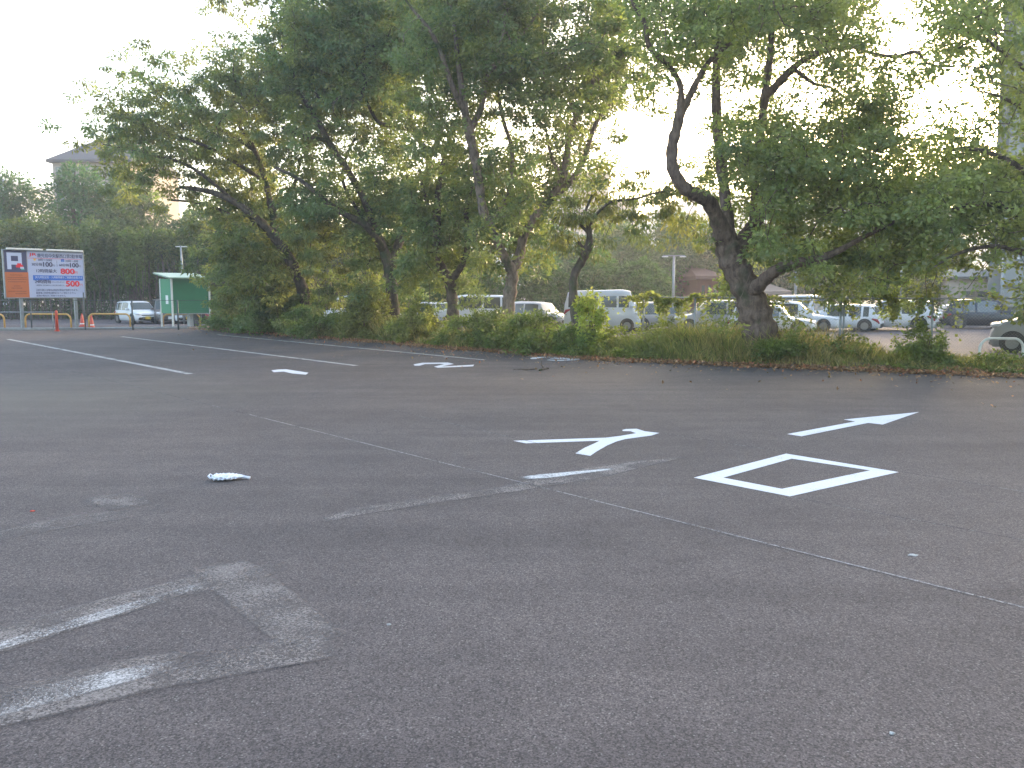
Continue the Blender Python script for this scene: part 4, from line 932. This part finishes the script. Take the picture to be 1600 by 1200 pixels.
# ------------------------------------------------------------ lamp poles
def lamp_pole(px, top, D, label, arms=2, small=False):
    g = at(px, 457, D); h = at(px, top, D).z; root = empty('lamp_pole', (g.x, D, 0)); tag(root, label, 'lamp pole', 'grey lamp poles of the second lot')
    B = MB(); B.tube([(0, 0, 0), (0, 0, h - .1)], [.11, .08], 12); B.build('pole', M['galv'], root, True)
    B = MB(); B.box(-.75, .75, -.04, .04, h - .1, h - .03, bev=.01); B.build('crossarm', M['galv'], root)
    for s in (-1, 1):
        B = MB(); B.box(s * .62 - .2, s * .62 + .2, -.16, .16, h - .17, h - .10, bev=.02); B.build('lamp_head', M['cream'], root)
lamp_pole(1052, 398, 58, 'grey lamp pole with a T-shaped top between the round trees and the massive trunk')
lamp_pole(1408, 378, 52, 'grey lamp pole with a T-shaped top above the white sport utility car')
lamp_pole(773, 352, 60, 'grey lamp pole glimpsed in the fork of the twin-trunked tree')
lamp_pole(1243, 400, 60, 'grey lamp pole seen under the low right limb of the massive tree')
lamp_pole(1566, 400, 50, 'grey lamp pole in front of the low beige building')
lamp_pole(592, 372, 60, 'grey lamp pole mostly hidden left of the second trunk')
g = at(285.5, 457, 50); root = empty('utility_pole', (g.x, 50, 0)); tag(root, 'thin pale pole with a small crossbar above the booth roof', 'pole')
B = MB(); hh_ = at(285, 384, 50).z; B.tube([(0, 0, 0), (.03, 0, hh_ * .6), (0, 0, hh_)], [.07, .06, .05], 10); B.build('pole', M['galv'], root, True)
B = MB(); B.box(-.3, .45, -.03, .03, hh_ - .08, hh_ - .02); B.build('crossbar', M['cream'], root)
g0 = at(-60, 368, 50); g1 = at(640, 398, 56)

# ------------------------------------------------------------ cars
def car(label, pos, heading, L, W, Ht, col, hood=.26, wsl=.12, tail=.02, rwsl=.08, zb=.56, hoodz=.52, plate=None, wtop=.86, pillars=(), cat='car', roofdrop=.03, wr=.29, nose=.1, tops=None, face='front', group='parked cars', name='parked_car', ground=.17):
    """x forward is +x (nose at +L/2); section lofted along x"""
    root = empty(name, (pos[0], pos[1], 0.004), heading); tag(root, label, cat, group)
    pm = col
    # stations measured from the nose, 0..1
    prof = [(0, .30), (.012, .40), (.04, hoodz - .05), (.10, hoodz), (hood, zb), (hood + wsl, .965), (hood + wsl + .10, 1.0), (1 - tail - rwsl - .12, 1 - roofdrop * .4), (1 - tail - rwsl, 1 - roofdrop), (1 - tail, zb + .02), (1 - .012, zb - .06), (1, .30)]
    sx = [p[0] for p in prof]; sz = [p[1] for p in prof]
    A, Bp, D_ = hood + wsl * .18, hood + wsl, 1 - tail - rwsl
    mid = (Bp + D_) / 2
    pill = [hood + wsl * .95 + .02, mid - .012, mid + .012, D_ - .10, D_ - .075, D_ - .01]
    st = sorted(set([round(v, 4) for v in list(np.linspace(0, 1, 41)) + sx + [hood + .012, Bp - .012, D_ + .01, 1 - tail - rwsl * .15] + pill + [p_ + e_ for p_ in pillars for e_ in (-.013, .013)]]))
    secs = []
    for s in st:
        zt = np.interp(s, sx, sz) * Ht; e = abs(2 * s - 1)
        wdt = W / 2 * (1 - .16 * e ** 7) * (1 - (.06 if s < .02 or s > .98 else 0)); lo = ground + (.05 if e > .96 else 0)
        cabin = max(0, min(1, (zt - zb * Ht) / (Ht * (1 - zb)))); belt = min(zb * Ht, zt - .07)
        wr_ = wdt * (.97 - .15 * cabin)
        pts = [(0, lo), (wdt * .86, lo), (wdt * .97, lo + .07), (wdt, lo + (belt - lo) * .5), (wdt * .985, belt - .04), (wdt * .965, belt)]
        if cabin > .02: pts += [(wr_ * 1.0 + 0, belt + (zt - belt) * wtop), (wr_ * .93, zt - .015), (wr_ * .6, zt + .012 * cabin), (0, zt + .02 * cabin)]
        else: pts += [(wdt * .93, zt - .035), (wdt * .86, zt - .008), (wdt * .5, zt), (0, zt + .01)]
        secs.append([(L / 2 - s * L, y, z) for y, z in pts])
    kk = 10; body, wind, sidew, sidew2, rearw = MB(), MB(), MB(), MB(), MB()
    for side in (1, -1):
        for i in range(len(st) - 1):
            s0, s1 = st[i], st[i + 1]; sm = (s0 + s1) / 2
            for j in range(kk - 1):
                q = [secs[i][j], secs[i + 1][j], secs[i + 1][j + 1], secs[i][j + 1]]; q = [(x, y * side, z) for x, y, z in q]
                if side > 0: q = q[::-1]
                tgt = body
                if j == 5 and pill[0] < sm < D_ - .008 and not (mid - .012 < sm < mid + .012) and not (D_ - .10 < sm < D_ - .075 and True) and not any(abs(sm - p_) < .013 for p_ in pillars): tgt = sidew if side > 0 else sidew2
                elif j >= 6 and hood + .01 < sm < Bp - .01 and (j > 6): tgt = wind
                elif j >= 7 and D_ + .008 < sm < 1 - tail - rwsl * .14: tgt = rearw
                tgt.add(q, [(0, 1, 2, 3)])
    def fin(mb, nm, m, smooth=True):
        if not mb.f: return
        import bmesh
        me = bpy.data.meshes.new(nm); me.from_pydata(mb.v, [], mb.f); bm = bmesh.new(); bm.from_mesh(me); bmesh.ops.remove_doubles(bm, verts=bm.verts[:], dist=.0004)
        bmesh.ops.recalc_face_normals(bm, faces=bm.faces[:]); bm.to_mesh(me); bm.free(); me.materials.append(m); return place(nm, me, root, smooth)
    fin(body, 'body', pm); fin(wind, 'windshield', M['glass']); fin(sidew, 'side_window', M['glass']); fin(sidew2, 'side_window', M['glass']); fin(rearw, 'rear_window', M['glass'])
    for fx in (.175, .83):
        for s in (1, -1):
            x = L / 2 - fx * L; y = s * (W / 2 - .085)
            wroot = MB(); wroot.tube([(x, y - s * .06, wr), (x, y + s * .075, wr), (x, y + s * .09, wr)], [wr, wr, wr * .9], 22); t = wroot.build('wheel', M['rubber'], root, True)
            rm = MB(); rm.cyl((x, y + s * .088, wr), (x, y + s * .097, wr), wr * .62, 20)
            for k_ in range(7):
                a = k_ * 2 * math.pi / 7; rm.box(-.018, .018, -.003, .012, 0, wr * .60, M=Matrix.Translation((x, y + s * .1, wr)) @ Matrix.Rotation(a, 4, 'Y'))
            rm.build('rim', M['rim'], t)
            ar = MB(); ar.cyl((x, s * (W / 2 - .06), wr + .02), (x, s * (W / 2 + .003), wr + .02), wr * 1.17, 24); ar.build('wheel_arch', M['trimblack'], root)
    fz = hoodz * Ht
    for s in (1, -1):
        b_ = MB(); b_.tube([(L / 2 - .10 * L, s * W * .44, fz - .09), (L / 2 - .055 * L, s * W * .435, fz - .12), (L / 2 - .02 * L, s * W * .37, fz - .15), (L / 2 - .012 * L, s * W * .30, fz - .16)], [.03, .075, .07, .04], 10); b_.build('headlight', M['lamp_clear'], root, True)
        b_ = MB(); b_.tube([(-L / 2 + .01 * L, s * W * .40, zb * Ht - .32), (-L / 2 + .035 * L, s * W * .44, zb * Ht - .17), (-L / 2 + .09 * L, s * W * .475, zb * Ht - .10)], [.05, .075, .03], 8); b_.build('taillight', M['lamp_red'], root, True)
        b_ = MB(); xm = L / 2 - (hood + wsl * .75) * L; b_.box(xm - .06, xm + .06, s * W / 2 - .02, s * (W / 2 + .17), zb * Ht, zb * Ht + .13, bev=.03) if s > 0 else b_.box(xm - .06, xm + .06, -(W / 2 + .17), -W / 2 + .02, zb * Ht, zb * Ht + .13, bev=.03); b_.build('mirror', pm, root)
    b_ = MB(); b_.box(L / 2 - .05, L / 2 - .0, -W * .24, W * .24, fz - .24, fz - .19, bev=.01); b_.box(L / 2 - .07, L / 2 + .012, -W * .3, W * .3, ground + .06, ground + .15, bev=.02); b_.build('grille', M['trimblack'], root)
    b_ = MB(); b_.box(L / 2 + .0, L / 2 + .022, -.165, .165, ground + .12, ground + .285, bev=.004); b_.build('number_plate', plate or M['plate_white'], root)
    b_ = MB(); b_.box(-L / 2 - .02, -L / 2 + .02, -.165, .165, .55 * zb * Ht + .1, .55 * zb * Ht + .265, bev=.004); b_.build('number_plate', plate or M['plate_white'], root)
    for s in (1, -1):
        b_ = MB(); b_.box(-L * .02, L * .06 * .8, s * (W / 2 + .0) - .012, s * (W / 2) + .018, zb * Ht - .16, zb * Ht - .13); b_.build('door_handle', pm, root)
    return root
wht = paint('white', (.60, .61, .63)); slv = paint('silver', (.32, .32, .33)); drk = paint('dark', (.035, .04, .045)); brn = paint('brown_grey', (.10, .085, .08)); pearl = paint('pearl', (.56, .55, .54)); redp = paint('red', (.35, .04, .04)); navyp = paint('navy', (.012, .018, .03))
def G(px, py): g = gnd(px, py); return (g.x, g.y)
toward = lambda px: math.atan2(-1, 0) + 0      # nose towards the camera
car('small white hatchback facing the lot with a yellow plate, left of the booth', G(214, 505.2), R(-44), 3.4, 1.50, 1.36, wht, hood=.20, wsl=.15, tail=.0, rwsl=.06, plate=M['plate_yellow'], zb=.60, hoodz=.55)
car('dark brown-grey car nose-out directly left of and behind the booth', G(262, 504.6), R(-62), 4.2, 1.7, 1.5, brn, hood=.24, wsl=.13)
car('white car nose-out seen under the green booth', G(291, 504.8), R(-64), 3.9, 1.6, 1.35, wht, plate=M['plate_yellow'])
car('red-roofed car half hidden by bushes right of the booth', G(338, 504), R(-66), 3.9, 1.6, 1.5, redp)
car('white van behind the bushes between the first and second trunks', G(562, 505), R(180), 4.2, 1.65, 1.72, wht, hood=.10, wsl=.12, rwsl=.03, zb=.55, hoodz=.50, cat='van')
car('white car with an orange marking partly hidden right of the second trunk', G(664, 506), R(200), 3.8, 1.55, 1.30, wht)
car('white high-roofed car behind the weeds between the forked and twin trunks', G(742, 508), R(180), 4.4, 1.65, 1.75, wht, hood=.14, wsl=.14, rwsl=.04)
car('silver car with pale green windscreen behind the broad shrub', G(842, 510), R(-35), 3.8, 1.6, 1.35, slv)
car('white car partly hidden behind the weeds just left of the old-style van', G(815, 502), R(180), 3.8, 1.6, 1.3, pearl)
car('white old-style minivan with a domed roof behind the crooked small tree', G(941, 517), R(-8), 3.75, 1.48, 2.02, wht, wtop=.66, pillars=(.30, .52), hood=.05, wsl=.09, tail=.0, rwsl=.05, zb=.58, hoodz=.50, cat='van', roofdrop=.06)
car('silver-grey estate car behind the tall grass right of the domed van', G(1035, 515), R(10), 4.0, 1.6, 1.42, slv, hood=.22)
car('silver car with a pale roof behind the grass just left of the massive trunk', G(1115, 518), R(174), 3.9, 1.65, 1.52, slv, hood=.2, wsl=.17)
car('white saloon nose poking out right of the massive trunk, low', G(1205, 521), R(-25), 3.9, 1.6, 1.30, wht)
car('white estate car with sunlit bonnet right of the massive trunk', G(1240, 517), R(-22), 4.3, 1.68, 1.45, wht, hood=.28, wsl=.16)
car('small white truck-like van with a yellowish windscreen behind the estate car', G(1252, 508), R(-60), 3.3, 1.45, 1.75, wht, hood=.07, wsl=.09, rwsl=.03, cat='van')
car('white hatchback with its tail to the right and red tail light', G(1312, 517), R(147), 3.9, 1.66, 1.32, wht, rwsl=.10, hood=.25)
car('white sport utility car with red tail light right of the hatchback', G(1392, 516), R(146), 4.2, 1.75, 1.52, pearl, wr=.33, rwsl=.10)
car('dark sport utility car parked side-on in front of the low beige building', G(1545, 513.5), R(-24), 4.5, 1.75, 1.55, navyp, wr=.33, hood=.27, wsl=.17, rwsl=.1)
car('white car tail just visible behind the dark sport utility car', G(1517, 508), R(0), 3.9, 1.6, 1.2, wht)
car('boxy silver car cut by the right edge with its nose to the left', (gnd(1644, 551).x, gnd(1644, 551).y), R(151), 3.5, 1.5, 1.72, slv, hood=.21, wsl=.15, rwsl=.03, zb=.62, hoodz=.57, wr=.31)

# ------------------------------------------------------------ buildings
def wallmat(name, c): return mat(name, c, .8, noise=.08, nscale=1.2)
def tall_building():
    D = 62; x0 = px_x(1538, D); h = at(1590, 2, D).z
    root = empty('office_building', (x0, D, 0), R(-33)); tag(root, 'tall grey-beige panelled building rising at the right edge behind the trees', 'building')
    B = MB(); B.box(0, 34, 0, 16, 0, h); B.build('wall', wallmat('bld_grey', (.13, .14, .135)), root)
    B = MB(); n = int(h / 1.55)
    for i in range(1, n + 1): B.box(.8, 33.5, -.22, 0, h - i * 1.55, h - i * 1.55 + 1.30)
    B.build('louver_panel', wallmat('bld_panel', (.21, .225, .215)), root)
    B = MB(); B.box(-.15, 34.15, -.35, 16.15, h, h + .5); B.build('parapet', wallmat('bld_cap', (.32, .32, .30)), root)
tall_building()
def low_building():
    D = 66; x0 = px_x(1478, D); root = empty('low_building', (x0, D, 0), R(-24)); tag(root, 'low beige building with a dark roof band behind the dark sport utility car', 'building')
    h = at(1560, 436, D).z
    B = MB(); B.box(0, 16, 0, 10, 0, h); B.build('wall', wallmat('beige_wall', (.30, .26, .22)), root)
    B = MB(); B.box(-.2, 16.2, -.5, 10.2, h, h + .18); B.build('roof_band', M['darkmetal'], root)
    B = MB(); B.box(0, 16, -.3, 10, h + .183, h + .75); B.build('parapet', wallmat('parapet_white', (.38, .38, .38)), root)
    for i in range(4):
        B = MB(); B.box(1.2 + i * 3.6, 3.0 + i * 3.6, -.05, .02, .9, 2.0); B.build('window', M['glass'], root)
    for i in range(3): 
        B = MB(); B.box(3.3 + i * 3.6, 3.45 + i * 3.6, -.06, .0, 0, h - .01); B.build('downpipe', M['galv'], root)
low_building()
def far_block(name, label, px0, px1, top, D, c, floors, roofc=None, peak=0, base=0, wn=6):
    x0 = px_x(px0, D); W_ = px_x(px1, D) - x0; h = at((px0 + px1) / 2, top, D).z; root = empty(name, (x0, D, 0)); tag(root, label, 'building')
    B = MB(); B.box(0, W_, 0, 14, 0, h); B.build('wall', wallmat(name + '_wall_paint', c), root)
    fh = 3.0; nf = min(floors, int(h / fh))
    for f_ in range(nf):
        for i in range(wn):
            xw = W_ * (i + .25) / wn; zz = h - (f_ + 1) * fh + .7; B = MB(); B.box(xw, xw + W_ / wn * .5, -.06, .02, zz, zz + 1.5); o_ = B.build('window', M['glass'], root)
        B = MB(); B.box(-.1, W_ + .1, -.5, -.07, h - (f_ + 1) * fh + .1, h - (f_ + 1) * fh + .35); B.build('ledge', wallmat('ledge', (.5, .47, .43)), root)
    if peak:
        B = MB(); o_ = 2.2 if W_ > 9 else .5
        vs = [(-o_, -o_, h), (W_ + o_, -o_, h), (W_ + o_, 14 + o_, h), (-o_, 14 + o_, h), (W_ * .24, 7, h + peak), (W_ * .8, 7, h + peak), (-o_, -o_, h - .3), (W_ + o_, -o_, h - .3), (W_ + o_, 14 + o_, h - .3), (-o_, 14 + o_, h - .3)]
        B.add(vs, [(0, 1, 5, 4), (1, 2, 5), (2, 3, 4, 5), (3, 0, 4), (6, 7, 1, 0), (7, 8, 2, 1), (8, 9, 3, 2), (9, 6, 0, 3), (9, 8, 7, 6)]); B.build('roof', mat('roof_grey', roofc, .6), root)
    else:
        B = MB(); B.box(-.3, W_ + .3, -.3, 14.3, h, h + .5); B.build('roof', wallmat('roof_flat', roofc or (.4, .38, .36)), root)
    return root
r_ = far_block('hipped_building', 'far building at left with a grey hipped roof above the dark trees', 98, 216, 250, 98, (.30, .25, .21), 3, (.03, .03, .04), peak=3.6)
B = MB(); B.box(4.6, 5.9, 6, 7.4, at(150, 250, 98).z + 1.2, at(150, 222, 98).z + 2.6); B.build('chimney', wallmat('chim', (.6, .6, .58)), r_)
far_block('flat_building', 'pale blue-grey roofed building corner at the far left edge', -120, 22, 287, 110, (.40, .42, .46), 2, (.25, .28, .34))
far_block('apartment_block', 'beige stepped apartment block tower behind the twin-trunked tree', 868, 948, 274, 150, (.48, .38, .33), 5, (.4, .3, .27), wn=4)
far_block('apartment_block', 'lower beige wing of the apartment block left of the hills', 838, 992, 318, 158, (.50, .42, .36), 4, (.42, .34, .3), wn=8)
def red_house(px0, px1, top, D, label, c, rc):
    far_block('red_house', label, px0, px1, top, D, c, 1, rc, peak=1.1, wn=3)
red_house(1092, 1120, 431, 71, 'brick-red house glimpsed left of the massive trunk', (.15, .05, .035), (.11, .045, .035))
red_house(1196, 1222, 455, 70, 'small cream house glimpsed right of the massive trunk', (.5, .4, .3), (.2, .15, .12))
far_block('white_house', 'white-walled house corner behind the trees above the estate cars', 1225, 1290, 415, 90, (.6, .6, .62), 2, (.3, .3, .33), wn=3)

# ------------------------------------------------------------ small things on the asphalt
def plastic_bag():
    a, c = gnd(331, 751), gnd(381, 749); L_ = (c - a).length; root = None
    nx, ny = 26, 14; B = MB(); vs = []
    for i in range(nx):
        for j in range(ny):
            t = i / (nx - 1); th = j / ny * 2 * math.pi; x = (t - .5) * L_
            rr = .075 * (1 if t > .0 else 1); rr *= (min(1, .45 + t * 5) if t < .12 else 1) * (1 - max(0, (t - .55) / .45) ** 1.3 * .72)
            cr = 1 + .14 * math.sin(i * 1.9 + j * 1.1) + .10 * math.sin(j * 2.7 + i * .6) + rng.normal() * .015
            vs.append((x + rng.normal() * .002, math.cos(th) * rr * cr * 1.1, max(.012, .035 + math.sin(th) * rr * cr * .42)))
    fs = [(i * ny + j, i * ny + (j + 1) % ny, (i + 1) * ny + (j + 1) % ny, (i + 1) * ny + j) for i in range(nx - 1) for j in range(ny)] + [tuple(range(ny))[::-1], tuple((nx - 1) * ny + j for j in range(ny))]
    B.add(vs, fs); m = mat('thin_white_plastic', (.58, .59, .66), .45); root = empty('crumpled_bag', a.lerp(c, .5), math.atan2((c - a).y, (c - a).x)); tag(root, 'crumpled white plastic bag lying alone on the asphalt', 'litter')
    B.build('bag_body', m, root)
    B = MB(); B.tube([(-L_ / 2 + .02, .02, .03), (-L_ / 2 - .02, .03, .06), (-L_ / 2 - .03, -.01, .05), (-L_ / 2 + .0, -.04, .03)], [.012, .01, .01, .012], 6); B.build('handle_loop', m, root, True)
    B = MB(); B.tube([(L_ / 2 - .02, 0, .03), (L_ / 2 + .03, .005, .02), (L_ / 2 + .06, -.01, .015)], [.02, .014, .018], 6); B.build('knotted_end', m, root, True)
plastic_bag()
def fallen_branch():
    g = gnd(840, 578); root = empty('fallen_branch', g); tag(root, 'dry forked twig lying on the asphalt below number 3', 'branch')
    s = g.y / F
    P = lambda x, y, z=.02: (x * s, -(y) * s * 4, z)
    B = MB(); B.tube([P(-38, 0, .01), P(-26, -1), P(-18, 2), P(-2, 1, .03), P(0, -3, .05)], [.006, .012, .016, .014, .006], 6)
    B.tube([P(2, 4), P(8, 1, .03), P(16, -1, .04), P(18, -1, .03)], [.02, .026, .026, .022], 6); B.tube([P(10, 0, .03), (6 * s, 0, .12), (6.5 * s, .05, .22)], [.018, .014, .008], 6); B.build('twig', M['bark_dark'], root, True)
fallen_branch()
scr = [(1427, 868, .035, 'small white paper scrap beyond the long chalk line at right'), (1394, 1147, .014, 'tiny white scrap near the bottom right corner'), (696, 559, .05, 'tiny pale scrap beside number 2'), (608, 977, .012, 'tiny white fleck in the middle of the near asphalt'), (51, 799, .02, 'tiny red fleck above the left worn marking')]
SCRAP = mat('dirty_paper', (.36, .35, .34), .8, noise=.3, nscale=60)
for i, (px, py, sz, lb) in enumerate(scr):
    g = gnd(px, py); B = MB(); n = 9
    pts = [(g.x + math.cos(k_ / n * 6.28) * sz * rng.uniform(.6, 1.3), g.y + math.sin(k_ / n * 6.28) * sz * .6 * rng.uniform(.6, 1.3), .004 + rng.uniform(0, .007)) for k_ in range(n)] + [(g.x, g.y, .012)]
    low = [(x, y, .002) for x, y, z in pts[:-1]]
    B.add(pts + low, [(k_, (k_ + 1) % n, n) for k_ in range(n)] + [(k_, n + 1 + k_, n + 1 + (k_ + 1) % n, (k_ + 1) % n) for k_ in range(n)]); o = B.build('litter_scrap', SCRAP if i != 4 else M['orange']); tag(o, lb, 'litter')

# ------------------------------------------------------------ hazy air, added to stand in for lens glare over the trees
B = MB(); B.box(-452, 452, -62, 462, -1.1, 70); hz = B.build('glare_haze', None and M['glass'] or bpy.data.materials.new('glare_haze_air')); tag(hz, kind='stuff')
hm = hz.data.materials[0]; hm.use_nodes = True; n_ = hm.node_tree.nodes; n_.remove(n_['Principled BSDF'])
pv = n_.new('ShaderNodeVolumePrincipled'); pv.inputs['Color'].default_value = (.92, .94, 1, 1); pv.inputs['Density'].default_value = .0013; pv.inputs['Anisotropy'].default_value = .45
hm.node_tree.links.new(pv.outputs[0], n_['Material Output'].inputs['Volume'])
